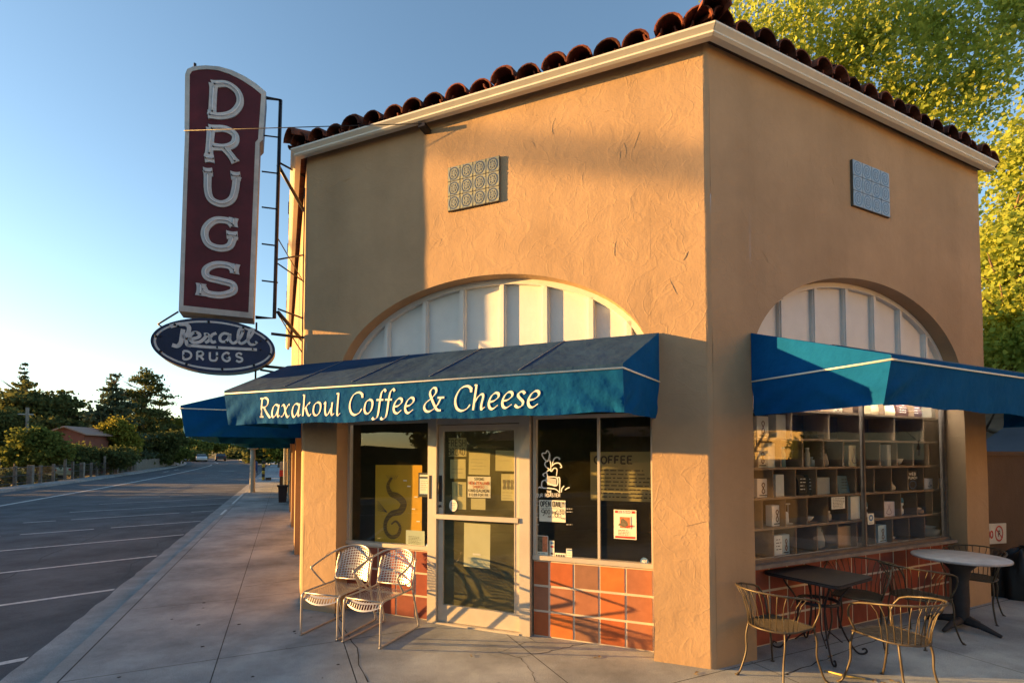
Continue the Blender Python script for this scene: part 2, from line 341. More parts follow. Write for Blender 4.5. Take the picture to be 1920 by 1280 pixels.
M_ink=mat('ink',(.05,.045,.04),.9); M_inkr=mat('ink_red',(.42,.04,.03),.8); M_inkw=mat('ink_white',(.75,.74,.70),.8)
M_glA=glass('shop_glass_front',.03,(.30,.27,.12),1.5,.9); M_glB=glass('shop_glass_side',.006,(.3,.3,.25),1.52,1.3); M_glD=glass('door_glass',.17,(.34,.33,.15),1.5,.8)
M_conc=mat('sidewalk_concrete',(.48,.52,.53),.93,0,0,1.1,.004,160,.15,col2=(.35,.375,.38),detail=10,stain=.42,speck=.4)
M_concl=mat('gutter_concrete',(.42,.42,.41),.93,0,0,2.2,.002,90,.15,col2=(.29,.29,.285),detail=10,stain=.25,speck=.3)
M_asph=mat('asphalt',(.165,.172,.185),.92,0,0,.7,.004,180,.15,col2=(.11,.115,.125),detail=12,stain=.38,speck=.4)
M_line=mat('road_paint',(.66,.65,.62),.85,0,0,14,.001,60,.2,col2=(.42,.41,.39))
M_grass=mat('dry_grass',(.12,.10,.045),1,0,.3,.8)
# ================================================================== GROUND
g=MB()
def gz(s,n): 
    z=roadz(s)-.22
    return z
ss=list(range(-400,-40,60))+list(range(-40,120,8))+list(range(120,1200,60)); nn=[-900,-300,-100,-40,0,14,20,40,80,160,400,900]
g.add([Q+us*s+nS*(n+bend(min(s,240)))+Z3*(gz(min(s,300),n)+ (0 if 14<n<900 or n<0 else 0)) for s in ss for n in nn],[(i*len(nn)+j,(i+1)*len(nn)+j,(i+1)*len(nn)+j+1,i*len(nn)+j+1) for i in range(len(ss)-1) for j in range(len(nn)-1)],0,True)
struct('ground',g,M_grass)
def strip(mb,n0,n1,z,s0,s1,ds=2.0,jit0=0,jit1=0,mi=0,rs=random.Random(3)):
    k=max(1,int((s1-s0)/ds)); vs=[]
    for i in range(k+1):
        s=s0+(s1-s0)*i/k; vs+=[FR(s,n0+rs.uniform(-jit0,jit0),z),FR(s,n1+rs.uniform(-jit1,jit1),z)]
    mb.add(vs,[(2*i,2*i+1,2*i+3,2*i+2) for i in range(k)],mi)
rd=MB(); strip(rd,1.9,14.2,-.13,-16,240,2); struct('road',rd,M_asph)
gp=MB(); strip(gp,2.0,2.42,-.124,-16,120,.25,0,.018); struct('gutter_pan',gp,M_concl)
cb=MB()
for (n0,z0,n1,z1) in ((1.86,0,2.0,-.012),(2.0,-.012,2.06,-.128)):
    k=130; cb.add([q for i in range(k+1) for q in (FR(-16+i,n0,z0),FR(-16+i,n1,z1))],[(2*i,2*i+1,2*i+3,2*i+2) for i in range(k)])
struct('kerb',cb,M_concl)
# pavement: slabs with tooled joints
pv=MB()
sl_=[(-16+2.1*i) for i in range(0,62)]
joints_n=[-40,-5.5,-3.6,-1.9,-.35,.73,1.853]
for i in range(len(sl_)-1):
    for j in range(len(joints_n)-1):
        if sl_[i]>30 and j<4: continue
        e=.004; a0,a1=sl_[i]+e,sl_[i+1]-e; b0,b1=joints_n[j]+e,joints_n[j+1]-e
        pv.add([FR(a0,b0,0),FR(a1,b0,0),FR(a1,b1,0),FR(a0,b1,0)],[(0,1,2,3)])
    
struct('sidewalk',pv,M_conc)
jb=MB(); strip(jb,-42,1.88,-.006,-16,114,4); struct('sidewalk_joints',jb,mat('joint_dirt',(.05,.045,.038),1))
# cracks in the pavement
ck=MB(); rs=random.Random(11)
def crack(pts,w=.006):
    P2=[]
    for a,b in zip(pts[:-1],pts[1:]):
        for t in range(6): 
            P2.append(V(a).lerp(V(b),t/6)+V((rs.uniform(-.02,.02),rs.uniform(-.02,.02),0)))
    P2.append(V(pts[-1])); vs=[]
    for i,p in enumerate(P2):
        t=(P2[min(i+1,len(P2)-1)]-P2[max(i-1,0)]).normalized(); n=V((-t.y,t.x,0))*w*rs.uniform(.3,1)
        vs+=[p+n+Z3*.0015,p-n+Z3*.0015]
    ck.add(vs,[(2*i,2*i+1,2*i+3,2*i+2) for i in range(len(P2)-1)])
crack([atz(620,1130),atz(655,1190),atz(690,1278)],.006)
crack([atz(975,1185),atz(1000,1200),atz(935,1222),atz(975,1232),atz(990,1250),atz(1010,1280)],.0035)
crack([atz(975,1232),atz(1050,1215),atz(1100,1205)],.006)
crack([atz(1470,1265),atz(1560,1230),atz(1700,1175)],.008)
crack([atz(455,1100),atz(560,1085)],.006); crack([atz(800,1165),atz(900,1172),atz(985,1190)],.005)
for i in range(150):
    s_,n_=rs.uniform(-4,14),rs.uniform(-5,1.7); c=FR(s_,n_,.0012+i*.00001); r_=rs.uniform(.006,.02)
    if (c-P).dot(nA)<.02 and (c-P).dot(ua)>0: continue
    ck.add([c+V((math.cos(a)*r_*rs.uniform(.7,1.2),math.sin(a)*r_*rs.uniform(.7,1.2),0)) for a in [k*.7854 for k in range(8)]],[tuple(range(8))])
struct('pavement_cracks',ck,mat('crack_dirt',(.03,.027,.024),1))
# road markings
mk=MB()
for k,(s0,n1) in enumerate([(-.15,7.2),(2.61,7.1),(5.34,7.2),(8.27,7.1),(11.16,7.2),(14.35,7.16),(17.29,7.0),(20.58,7.05),(23.74,7.4),(26.8,7.2),(29.9,7.2),(33.,7.1),(36.1,7.2),(39.2,7.1),(42.3,7.2),(45.4,7.2),(48.5,7.1),(51.6,7.1),(54.7,7.1)]):
    w_=.05; m_=14
    for i in range(m_):
        if k>3 and rs.random()<.12: continue
        a=2.45+(n1-2.45)*i/m_; b=2.45+(n1-2.45)*(i+1)/m_; sa=s0-.31*(a-2.45); sb=s0-.31*(b-2.45)
        mk.poly([FR(sa-w_,a,-.126),FR(sb-w_,b,-.126),FR(sb+w_,b,-.126),FR(sa+w_,a,-.126)])
strip(mk,10.3,10.48,-.126,-16,88,2); strip(mk,9.2,9.4,-.126,94,100,2)
for s0 in (60,66): strip(mk,12.2,12.35,-.126,s0,s0+3,1.5)
strip(mk,5.5,7.2,-.126,62,62.3,.3)
struct('road_markings',mk,M_line)
for (s_a,n_a,s_b,n_b) in ((-4,4.1,16,4.6),(3,2.6,9,2.75),(9,2.7,22,2.62),(-3,6.0,4,7.9),(6,8.2,30,8.6),(1,3.0,1.8,6.5)):
    K=int(abs(s_b-s_a)*1.5)+6; vs=[]
    for i in range(K+1):
        t=i/K; s_=s_a+(s_b-s_a)*t+rs.uniform(-.08,.08); n_=n_a+(n_b-n_a)*t+rs.uniform(-.09,.09); w_=rs.uniform(.008,.02); vs+=[FR(s_,n_-w_,-.1275),FR(s_,n_+w_,-.1275)]
    ck2=globals().setdefault('ck2',MB()); ck2.add(vs,[(2*i,2*i+1,2*i+3,2*i+2) for i in range(K)])
struct('tar_seams',ck2,mat('tar',(.028,.028,.03),.7))
kp=MB(); strip(kp,1.93,2.0,.001,11.5,13.2,.5); strip(kp,1.93,2.0,.001,15.5,21,.5); struct('kerb_paint',kp,mat('kerb_white',(.62,.62,.60),.8,0,.2,6))
fb=MB()
for (a,b,c,d) in ((4.1,4.2,5.4,8.6),(3.0,4.2,5.4,5.5),(3.0,4.2,8.5,8.6)): strip(fb,c,d,-.1272,a,b,.2)
struct('faded_marking',fb,mat('faded_paint',(.17,.17,.17),.9,0,.3,6))
# far side: kerb, verge
fk=MB(); strip(fk,14.0,14.16,.0,-16,150,2); strip(fk,14.16,15.4,-.004,-16,150,2)
k=83; fk.add([q for i in range(k+1) for q in (FR(-16+2*i,14.0,0),FR(-16+2*i,13.98,-.14))],[(2*i,2*i+1,2*i+3,2*i+2) for i in range(k)])
struct('far_sidewalk',fk,M_concl)
# side street rising on the right
sr=MB()
def side(u,v): 
    uu=5.2+u*34; return FB(uu,-.6-v*14+1.0*0,-.1+ max(0,uu-7)*.0+ (v*14)*.0)
for a,b,za,zb_ in ((7.2,11,.0,1.6),(11,24,1.6,6.2)):
    sr.add([FB(a,6,za),FB(b,6,zb_),FB(b,-3.2,zb_),FB(a,-3.2,za)],[(0,1,2,3)])
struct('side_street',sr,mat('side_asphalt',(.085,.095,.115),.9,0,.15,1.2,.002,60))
bk=MB(); bk.add([FB(12,-3.2,1.9),FB(26,-3.2,6.9),FB(26,-18,8.4),FB(12,-18,3.4)],[(0,1,2,3)]); bk.add([FB(24,6,6.2),FB(24,-18,6.2),FB(60,-18,13),FB(60,6,13)],[(0,1,2,3)])
struct('bank',bk,mat('bank_earth',(.17,.12,.08),1,0,.3,1))
# ================================================================== SHOP BUILDING
bld=thing('shop_building',P,'tan stucco corner shop with red clay tile eaves, white arches and orange tiled base','building')
UC,AW,ZS,AH=2.30,1.80,2.68,1.05
def archz(u,uc=UC,aw=AW): 
    k=1-((u-uc)/aw)**2; return ZS+AH*math.sqrt(max(0,k))
def facade(F,u0,u1,uc,aw,top,name,RC=.035,pl=None,label=None):
    mb=MB(); a0,a1=uc-aw,uc+aw
    def wav(u,z): return .006*math.sin(3.1*z+u*2)+.004*math.sin(7.7*z+u)
    zz=[i*top/16 for i in range(17)]
    def col(ua_,ub_,z0,z1,n=12):
        vs=[];
        for i in range(n+1):
            z=z0+(z1-z0)*i/n; vs+=[F(ua_,wav(ua_,z)*.5,z),F(ub_,wav(ub_,z)*.5,z)]
        mb.add(vs,[(2*i,2*i+1,2*i+3,2*i+2) for i in range(n)],0,True)
    col(u0,a0,0,top); col(a1,u1,0,top)
    N=48
    us_=[uc-aw*math.cos(math.pi*i/N) for i in range(N+1)]
    for i in range(N):
        A_,B_=us_[i],us_[i+1]; 
        vs=[];n=6
        for k in range(n+1):
            t=k/n; vs+=[F(A_,wav(A_,2.7+(top-2.7)*t)*.5,archz(A_,uc,aw)*(1-t)+top*t),F(B_,wav(B_,2.7+(top-2.7)*t)*.5,archz(B_,uc,aw)*(1-t)+top*t)]
        mb.add(vs,[(2*q,2*q+1,2*q+3,2*q+2) for q in range(n)],0,True)
        # reveal
        mb.add([F(A_,wav(A_,2.7)*.5,archz(A_,uc,aw)),F(B_,wav(B_,2.7)*.5,archz(B_,uc,aw)),F(B_,-.26,archz(B_,uc,aw)),F(A_,-.26,archz(A_,uc,aw))],[(0,1,2,3)],0,True)
    for e in (a0,a1):
        n=10; vs=[]
        for i in range(n+1):
            z=archz(e,uc,aw)*i/n; vs+=[F(e,wav(e,z)*.5,z),F(e,-.26,z)]
        mb.add(vs,[(2*i,2*i+1,2*i+3,2*i+2) for i in range(n)],0,True)
    return mb
wa=facade(FA,.03,LA-.03,UC,AW,HW+.045,'wall'); 
wb=facade(FB,.03,LB,2.37,1.85,HW+.045,'wall')
# rounded outer corners
def corner(mb,F1,u1,F2,u2,z0,z1):
    n=16; vs=[]
    for i in range(n+1):
        z=z0+(z1-z0)*i/n; j=.008*math.sin(z*5)+.006*math.sin(z*13)
        a=F1(u1,0,z); b=F2(u2,0,z); cc=P if F2 is FB else Q
        m=a.lerp(b,.5).lerp(V((cc.x,cc.y,z)),.55+j*8)
        vs+=[a,m,b]
    mb.add(vs,[(3*i,3*i+1,3*i+4,3*i+3) for i in range(n)]+[(3*i+1,3*i+2,3*i+5,3*i+4) for i in range(n)],0,True)
corner(wa,FA,.03,FB,.03,0,HW+.045); corner(wa,FA,LA-.03,FS,.03,0,HW+.045)
# thrown-on plaster ridges left by the trowel
rs=random.Random(21)
def ridge(mb,F,u,z,L,ang,curv,w=.008,h=.006):
    n=7; pts=[]; a=ang; x,y=u,z
    for i in range(n): pts.append((x,y)); x+=math.cos(a)*L/n; y+=math.sin(a)*L/n; a+=curv/n
    vs=[]
    for i,(x,y) in enumerate(pts):
        t=i/(n-1); k=math.sin(math.pi*min(.97,max(.03,t))); aa=ang+curv*t; nx,ny=-math.sin(aa)*w*k,math.cos(aa)*w*k
        vs+=[F(x+nx,.0005,y+ny),F(x,.0015+h*k,y),F(x-nx,.0005,y-ny)]
    mb.add(vs,[(3*i,3*i+1,3*i+4,3*i+3) for i in range(n-1)]+[(3*i+1,3*i+2,3*i+5,3*i+4) for i in range(n-1)],0,True)
def clear(u,z,uc,aw): 
    return not (abs(u-uc)<aw+.05 and z<archz(u,uc,aw)+.06)
for i in range(110):
    u,z=rs.uniform(.1,4.5),rs.uniform(.1,5.35)
    if clear(u,z,UC,AW) and clear(u+.1,z+.1,UC,AW) and not(1.9<u<2.7 and 4.4<z<5.0): ridge(wa,FA,u,z,rs.uniform(.06,.24),rs.uniform(1.1,2.1) if rs.random()<.75 else rs.uniform(0,3.1),rs.uniform(-1.6,1.6),*(lambda w:(w,w*rs.uniform(.015,.035)))(rs.uniform(.005,.011)))
for i in range(30):
    u,z=rs.uniform(.1,4.6),rs.uniform(.1,5.35)
    if clear(u,z,2.37,1.85) and clear(u+.1,z+.1,2.37,1.85): ridge(wb,FB,u,z,rs.uniform(.06,.2),rs.uniform(.6,2.4),rs.uniform(-1.6,1.6),rs.uniform(.003,.007),rs.uniform(.001,.003))
wa.build('wall',M_st,bld,recalc=False); 
# B wall end return and lower strip
n=1; wb.add([FB(LB,0,0),FB(LB,-9,0),FB(LB,-9,HW),FB(LB,0,HW)],[(0,1,2,3)])
wb.box(FB,LB+.002,LB+.14,-.24,-.12,0,HW-.05)
wb.build('wall',M_st,bld,recalc=False)
# street side wall: piers with recessed bays
ws=MB()
ws.add([FS(.03,0,2.9),FS(12,0,2.9),FS(12,0,HW+.045),FS(.03,0,HW+.045)],[(0,1,2,3)])
for (a,b) in ((.03,.5),(3.6,4.1),(7.6,8.1),(11.5,12)): ws.box(FS,a,b,-.3,0,0,2.9)
ws.add([FS(.5,-.28,0),FS(12,-.28,0),FS(12,-.28,2.9),FS(.5,-.28,2.9)],[(0,1,2,3)])
ws.add([FS(12,0,0),FS(12,-8,0),FS(12,-8,HW),FS(12,0,HW)],[(0,1,2,3)])
ws.build('wall',M_st,bld)
# roof
rf=MB(); sl=math.tan(R(20))
def roofplane(F,u0,u1,e0,e1,depth):
    rf.add([F(u0,.14,HW+.06),F(u1,.14,HW+.06),F(u1-e1,-depth,HW+.06+sl*depth),F(u0+e0,-depth,HW+.06+sl*depth)],[(0,1,2,3)])
rfz=5.5
roofplane(FA,-.06,LA+.05,1.6,1.6,3.8); roofplane(FB,-.06,LB+.1,1.6,0,3.8); roofplane(FS,-.05,12,1.6,0,3.8)
# barrel tiles: covers and pans
def barrel(mb,F,u,m0,m1,z0,z1,r0,r1,up=True,th=.014,seg=8):
    vs=[]
    for (m,z,r) in ((m0,z0,r0),(m1,z1,r1)):
        for rr in (r,r-th):
            for j in range(seg+1):
                a=math.pi*j/seg; h=math.sin(a)*rr*(1 if up else -1); vs.append(F(u+math.cos(a)*rr,m,z+h))
    k=seg+1; fs=[]
    for j in range(seg):
        fs+=[(j,j+1,2*k+j+1,2*k+j),(k+j,k+j+1,3*k+j+1,3*k+j),(j,j+1,k+j+1,k+j),(2*k+j,2*k+j+1,3*k+j+1,3*k+j)]
    fs+=[(0,k,3*k,2*k),(k-1,2*k-1,4*k-1,3*k-1)]
    mb.add(vs,fs,0,False)
def eave(F,u0,u1,seed,rows=3,hip=None,pitch=.262):
    rs=random.Random(seed); n=int((u1-u0)/pitch)
    for i in range(n+1):
        u=u0+i*(u1-u0)/n; dz=rs.uniform(-.014,.014)
        boost=[0,.05,0,.0][i%4] if seed<90 else 0
        boost=.045 if rs.random()<.3 else 0
        for k in range(rows):
            m0=.17-k*.36+rs.uniform(-.03,.03); m1=m0-.42; z0=HW+.115+k*.36*sl+.012*k+dz; ju=u+rs.uniform(-.016,.016)
            barrel(rf,F,ju,m0,m1,z0,z0+.42*sl-.012,.128,.110)
            if k==0: barrel(rf,F,u+pitch*.5,m0-.05,m1,z0+.045,z0+.42*sl+.035,.085,.10,up=False)
            if k==0 and boost: barrel(rf,F,ju+.004,m0-.05,m1-.02,z0+boost,z0+.42*sl+boost,.128,.112); 
eave(FA,.05,LA-.02,5); eave(FB,.05,LB+.06,6); eave(FS,.15,11.9,7)
# hip caps
for (Pc,d) in ((P,(nA+nB).normalized()),(Q,(nA+nS).normalized())):
    side_=V((-d.y,d.x,0))
    Fh=lambda u,m,z,Pc=Pc,d=d,s_=side_: Pc+s_*u+d*m+Z3*z
    for k in range(5):
        m0=.24-k*.38; z0=HW+.17+k*.38*sl*.95+.014*k; barrel(rf,Fh,0,m0,m0-.45,z0,z0+.45*sl*.9,.13,.11)
rf.build('roof',M_tile,bld)
# gutter: ogee box along the eaves
def gutter(F,u0,u1,miter0,miter1,name='gutter'):
    mb=MB(); prof=[(.07,HW-.012),(.13,HW-.016),(.152,HW-.002),(.148,HW+.018),(.175,HW+.040),(.185,HW+.048),(.185,HW+.066),(.17,HW+.066),(.17,HW+.045),(.07,HW+.05)]
    k=len(prof); t0=math.tan(math.pi/8)
    vs=[F(u0-miter0*m*t0*1.0,m,z) for m,z in prof]+[F(u1+miter1*m*t0,m,z) for m,z in prof]
    mb.add(vs,[(i,(i+1)%k,k+(i+1)%k,k+i) for i in range(k)]+[tuple(range(k)),tuple(range(2*k-1,k-1,-1))])
    return mb.build(name,M_gut,bld)
gutter(FA,0,LA,1,1); gutter(FB,0,LB+.06,1,0); gutter(FS,0,12,1,0)
# dark frieze shadow gap board
# arch infill panels
def archpanel(F,uc,aw,onF,mpx,zb=2.3,name='arch_panel'):
    mb=MB(); N=40
    us_=[uc-aw*math.cos(math.pi*i/N) for i in range(N+1)]
    mb.add([F(u,-.20,zb) for u in us_]+[F(u,-.20,archz(u,uc,aw)+.01) for u in us_],[(i,i+1,N+2+i,N+1+i) for i in range(N)])
    o=mb.build(name,M_white,bld)
    for x in mpx:
        mm=MB()
        u=onF(x,600,-.17)[0]; zt=archz(u,uc,aw)
        mm.box(F,u-.035,u+.035,-.205,-.165,zb,zt-.0)
        mm.box(F,u-.022,u+.022,-.166,-.150,zb,zt-.05); mm.build('mullion',M_white,o)
    # curved rim
    rm=MB(); vs=[]
    for i in range(N+1):
        a=math.pi*i/N
        for (d,m) in ((0,-.205),(0,-.150),(.055,-.150),(.055,-.205)):
            vs.append(F(uc-(aw-d)*math.cos(a),m,ZS+(AH-d)*math.sin(a)))
    rm.add(vs,[(4*i+j,4*i+(j+1)%4,4*i+4+(j+1)%4,4*i+4+j) for i in range(N) for j in range(4)],0,False)
    rm.build('arch_rim',M_white,o)
    return o
archpanel(FA,UC,AW,onA,(726,797,867,942,1023,1109,1180)); archpanel(FB,2.37,1.85,onB,(1464.5,1527,1585,1637.6,1686,1733,1772),2.62)
# interior
it=MB()
floorp=[FA(4.45,-.3),FA(.2,-.3),FB(4.6,-.3),FB(4.6,-6),FA(2.3,-8),FS(5,-1.2),FS(.6,-.35)]
it.poly([p+Z3*.01 for p in floorp]); it.poly([p+Z3*2.75 for p in floorp])
for i in (3,4,5): 
    a,b=floorp[i],floorp[i+1]; it.add([a,b,b+Z3*2.75,a+Z3*2.75],[(0,1,2,3)])
# closures above the windows and behind the piers
it.add([FA(4.45,-.27,2.25),FA(.2,-.27,2.25),FA(.2,-.27,2.9),FA(4.45,-.27,2.9)],[(0,1,2,3)])
it.add([FB(.2,-.27,2.62),FB(4.6,-.27,2.62),FB(4.6,-.27,2.9),FB(.2,-.27,2.9)],[(0,1,2,3)])
for F,a,b in ((FA,.1,.5),(FA,4.1,4.6),(FB,.1,.52),(FB,4.22,4.72)): it.add([F(a,-.262,0),F(b,-.262,0),F(b,-.262,2.9),F(a,-.262,2.9)],[(0,1,2,3)])
it.add([FS(.3,-.33,0),FS(5.2,-1.25,0),FS(5.2,-1.25,2.8),FS(.3,-.33,2.8)],[(0,1,2,3)])
it.build('interior',mat('interior_paint',(.10,.085,.05),.95,0,.25,1.2),bld)
# ---- windows and door of face A
M_base_cols=[(.36,.10,.035),(.50,.15,.04),(.26,.11,.06),(.42,.13,.045),(.30,.125,.07),(.24,.12,.075)]
def tiled(F,u0,u1,z0,z1,m,t,seed,uoff,name='tiled_base',cols=None,blocks=()):
    rs=random.Random(seed); mb=MB(); mats=[M_grout]+[mat('glazed_tile_%s_%d'%('red' if cols else 'orange',i),c,.62,0,.12,9,.0008,25,.25) for i,c in enumerate(cols or M_base_cols)]
    mb.box(F,u0,u1,m-.05,m,z0,z1)
    nz=int(round((z1-z0)/t)); u=uoff
    while u>u0: u-=t
    while u<u1:
        for k in range(nz):
            a,b=max(u+.012,u0+.004),min(u+t-.012,u1-.004); c,d=z0+k*t+.012,min(z0+(k+1)*t-.012,z1-.005)
            if b-a<.03: continue
            mb.box(F,a,b,m,m+.004+rs.uniform(0,.003),c,d,rs.randint(1,len(mats)-1))
        u+=t
    return mb.build(name,mats,bld)
T=.2555
tiled(FA,.50,1.715,0,.77,-.205,T,3,onA(980+1180/6.096,1030+827/6.096,-.2)[0],)
tiled(FA,2.93,4.10,0,.77,-.205,T,9,onA(640+736/5.333,1119,-.2)[0],cols=[(.24,.055,.035),(.20,.055,.04),(.27,.07,.04)])
tiled(FB,.52,4.22,0,.76,-.205,.26,4,onB(1400+232/5.333,1110,-.2)[0],cols=[(.25,.060,.035),(.21,.055,.035),(.27,.07,.038),(.23,.065,.045)])
def window(F,u0,u1,z0,z1,m,gl,mull=(),sill=True,fw=.035,lab=None,mfr=M_alu):
    fr=MB()
    fr.box(F,u0,u1,m-.03,m+.03,z1-fw,z1); fr.box(F,u0,u0+fw,m-.028,m+.028,z0,z1-fw); fr.box(F,u1-fw,u1,m-.028,m+.028,z0,z1-fw)
    fr.box(F,u0,u1,m-.03,m+.045,z0-.012,z0+fw*.9)
    for u in mull: fr.box(F,u-.012,u+.012,m-.02,m+.02,z0+fw,z1-fw)
    o=fr.build('window',mfr,bld,lab)
    pn=MB(); e=[u0]+list(mull)+[u1]
    for a,b in zip(e[:-1],e[1:]): pn.poly([F(a+.015,m,z0+.02),F(b-.015,m,z0+.02),F(b-.015,m,z1-.02),F(a+.015,m,z1-.02)])
    pn.build('pane',gl,o); return o
window(FA,2.935,4.10,.79,2.25,-.215,M_glA,(),lab='left shop window with mustard poster behind glass')
window(FA,.50,1.715,.79,2.25,-.215,M_glA,(1.035,),lab='right shop window with central joint')
window(FB,.52,4.22,.79,2.62,-.215,M_glB,(2.53,),fw=.045,mfr=mat('weathered_bronze_frame',(.16,.13,.11),.7,.3,.2,8))
sb=MB(); sb.box(FB,.52,4.22,-.2,-.10,.765,.80); sb.build('sill',mat('old_sill',(.20,.17,.15),.85,0,.25,7,.002,40),bld)
# door
df=MB(); m=-.2
df.box(FA,2.835,2.945,m-.04,m+.06,0,2.3); df.box(FA,1.735,1.85,m-.04,m+.06,0,2.3); df.box(FA,1.85,2.835,m-.04,m+.05,2.185,2.3)
df.box(FA,1.85,2.835,m-.05,m+.07,-.002,.018)
df.build('door_frame',M_alu,bld)
dr=MB(); dr.box(FA,2.775,2.828,m-.022,m+.022,.022,2.175); dr.box(FA,1.857,1.91,m-.022,m+.022,.022,2.175); dr.box(FA,1.91,2.775,m-.022,m+.022,.022,.20); dr.box(FA,1.91,2.775,m-.022,m+.022,2.11,2.175)
dr.box(FA,2.765,2.775,m+.01,m+.026,.2,2.11); dr.box(FA,1.91,1.92,m+.01,m+.026,.2,2.11)
door=dr.build('door',M_alu,bld,'closed aluminium door with papers taped inside')
x=MB(); x.poly([FA(1.91,m,.2),FA(2.775,m,.2),FA(2.775,m,2.11),FA(1.91,m,2.11)]); x.build('pane',M_glD,door)
x=MB(); x.box(FA,1.86,2.83,m+.045,m+.075,1.145,1.195); x.box(FA,1.875,1.90,m+.02,m+.05,1.15,1.19); x.box(FA,2.79,2.815,m+.02,m+.05,1.15,1.19); x.build('push_bar',M_alu,door)
x=MB(); x.box(FA,2.785,2.815,m+.022,m+.034,1.33,1.62); x.tube([FA(2.8,m+.03,1.28),FA(2.8,m+.045,1.28)],.014); x.tube([FA(2.8,m+.03,1.42),FA(2.8,m+.06,1.42),FA(2.8,m+.06,1.55),FA(2.8,m+.03,1.55)],.007)
x.build('lock',M_blk,door)
x=MB(); x.box(FA,2.90,2.925,m+.06,m+.064,1.36,1.62); x.build('strike_plate',M_blk,bld)
# dirt curtain / board inside the door's lower pane
# decorative plaques
def plaque(F,u0,u1,z0,z1,ncol,nrow,c1,c2,label):
    mb=MB(); mb.box(F,u0,u1,-.02,.022,z0,z1,0); rs=random.Random(int(u0*100))
    du=(u1-u0)/ncol; dz=(z1-z0)/nrow
    for i in range(ncol):
        for j in range(nrow):
            a,b,c,d=u0+i*du+.004,u0+(i+1)*du-.004,z0+j*dz+.004,z0+(j+1)*dz-.004
            mb.box(F,a,b,.022,.026,c,d,1)
            # medallion and leafy centre, corner quarter rings
            cx_,cz_=(a+b)/2,(c+d)/2; w_,h_=(b-a)*.42,(d-c)*.46
            def ring(rx,rz,th,mi,lift,a0=0,a1=6.283,cx_=cx_,cz_=cz_):
                n=20; vs=[]
                for k in range(n+1):
                    t=a0+(a1-a0)*k/n; vs+=[F(cx_+math.cos(t)*rx,lift,cz_+math.sin(t)*rz),F(cx_+math.cos(t)*(rx-th),lift,cz_+math.sin(t)*(rz-th))]
                mb.add(vs,[(2*k,2*k+1,2*k+3,2*k+2) for k in range(n)],mi)
            ring(w_,h_,.012,2,.0272); ring(w_*.55,h_*.6,w_*.54,2,.0276)
            for (sx,sz) in ((-1,-1),(1,-1),(-1,1),(1,1)):
                ring(.015,.015,.014,3,.0280,cx_=cx_+sx*(b-a)*.39,cz_=cz_+sz*(d-c)*.40)
            for q in range(4):
                t=q*1.57+.78; ring(.016,.022,.006,3,.0284,cx_=cx_+math.cos(t)*w_*.5,cz_=cz_+math.sin(t)*h_*.5)
            ring(.01,.03,.009,1,.0288)
    return mb.build('tile_plaque',[mat('plaque_edge',(.10,.08,.06),.9),mat('plaque_glaze_'+label[:4],c1,.3,0,.12,20),mat('plaque_blue_'+label[:4],c2,.35),mat('plaque_yellow_'+label[:4],(.30,.30,.20) if 'front' in label else (.30,.36,.42),.4)],bld,label)
plaque(FA,2.005,2.615,4.475,4.955,4,3,(.24,.27,.25),(.07,.09,.13),'blue and yellow tile panel on the front wall')
plaque(FB,2.06,2.72,4.49,4.99,4,3,(.26,.36,.46),(.10,.18,.27),'pale blue tile panel on the side wall')
# papers etc ------------------------------------------------------
def sheet(name,F,m,u0,u1,z0,z1,mt,label,cat,ink=None,rot=0,th=.001,kind=None,group=None,shape=None):
    """paper: u0>u1 is fine; local x runs left to right as seen from outside"""
    uc,zc=(u0+u1)/2,(z0+z1)/2; W,Hh=abs(u1-u0),abs(z1-z0); sgn=-1 if F is FA else 1
    def fn(x,y,l):
        X,Y=(x-.5)*W,(y-.5)*Hh; c,s=math.cos(rot),math.sin(rot); X,Y=X*c-Y*s,X*s+Y*c
        return F(uc+sgn*X,m+l,zc+Y)
    t=thing(name,F(uc,m,z0),label,cat,group)
    mb=MB()
    if shape: pts=[fn(.5+.5*math.cos(a*math.pi/14),.5+.5*math.sin(a*math.pi/14),0) for a in range(28)]
    else: pts=[fn(a,b,0) for a,b in ((0,0),(1,0),(1,1),(0,1))]
    off=fn(0,0,-th)-fn(0,0,0); mb.prism(pts,off)
    mb.build('paper',mt,t)
    if ink:
        I=Ink(); 
        def fn2(x,y,l): return fn(x/W,y/Hh,l)
        ink(I,fn2,W,Hh); 
        if I.mb.f: I.mb.build('print',[M_ink,M_inkr,M_inkw,mat('print_photo',(.13,.11,.07),.7,0,.5,40),mat('print_orange',(.55,.18,.08),.7,0,.4,30),mat('print_blue',(.08,.18,.34),.7),mat('print_umber',(.16,.085,.015),.8),mat('print_ochre',(.34,.19,.02),.8)],t,recalc=False)
    return t
def lines(I,fn,W,Hh,n,y0=.85,y1=.1,mi=0,wd=.004,x0=.1,x1=.9):
    for k in range(n):
        squiggle(I,W*x0,W*x1*rnd.uniform(.75,1),Hh*(y0+(y1-y0)*k/max(1,n-1)),wd*3,fn,wd,mi=mi)
def rect(I,fn,x0,x1,y0,y1,mi): 
    I.stroke([V((x0,(y0+y1)/2,0)),V((x1,(y0+y1)/2,0))],fn,lambda t,i:abs(y1-y0),.002,mi=mi)
mi_=-.2; mD=mi_-.012
def p_fresh(I,fn,W,Hh): write(I,'FRESH',W*-.02,Hh*.55,Hh*.36,fn,.008,W*.96); write(I,'BREAD',W*.0,Hh*.08,Hh*.36,fn,.008,W*.94)
sheet('paper_sign',FA,mD,2.72,2.500,1.83,2.035,M_paper2,'handwritten FRESH BREAD notice at top left behind the door glass','paper sign',p_fresh)
sheet('paper_sheet',FA,mD,2.70,2.508,1.587,1.80,M_paper2,'creased yellowish sheet on the door directly under the FRESH BREAD notice','paper sign',lambda I,f,W,Hh:lines(I,f,W,Hh,2,.5,.3),rot=.01)
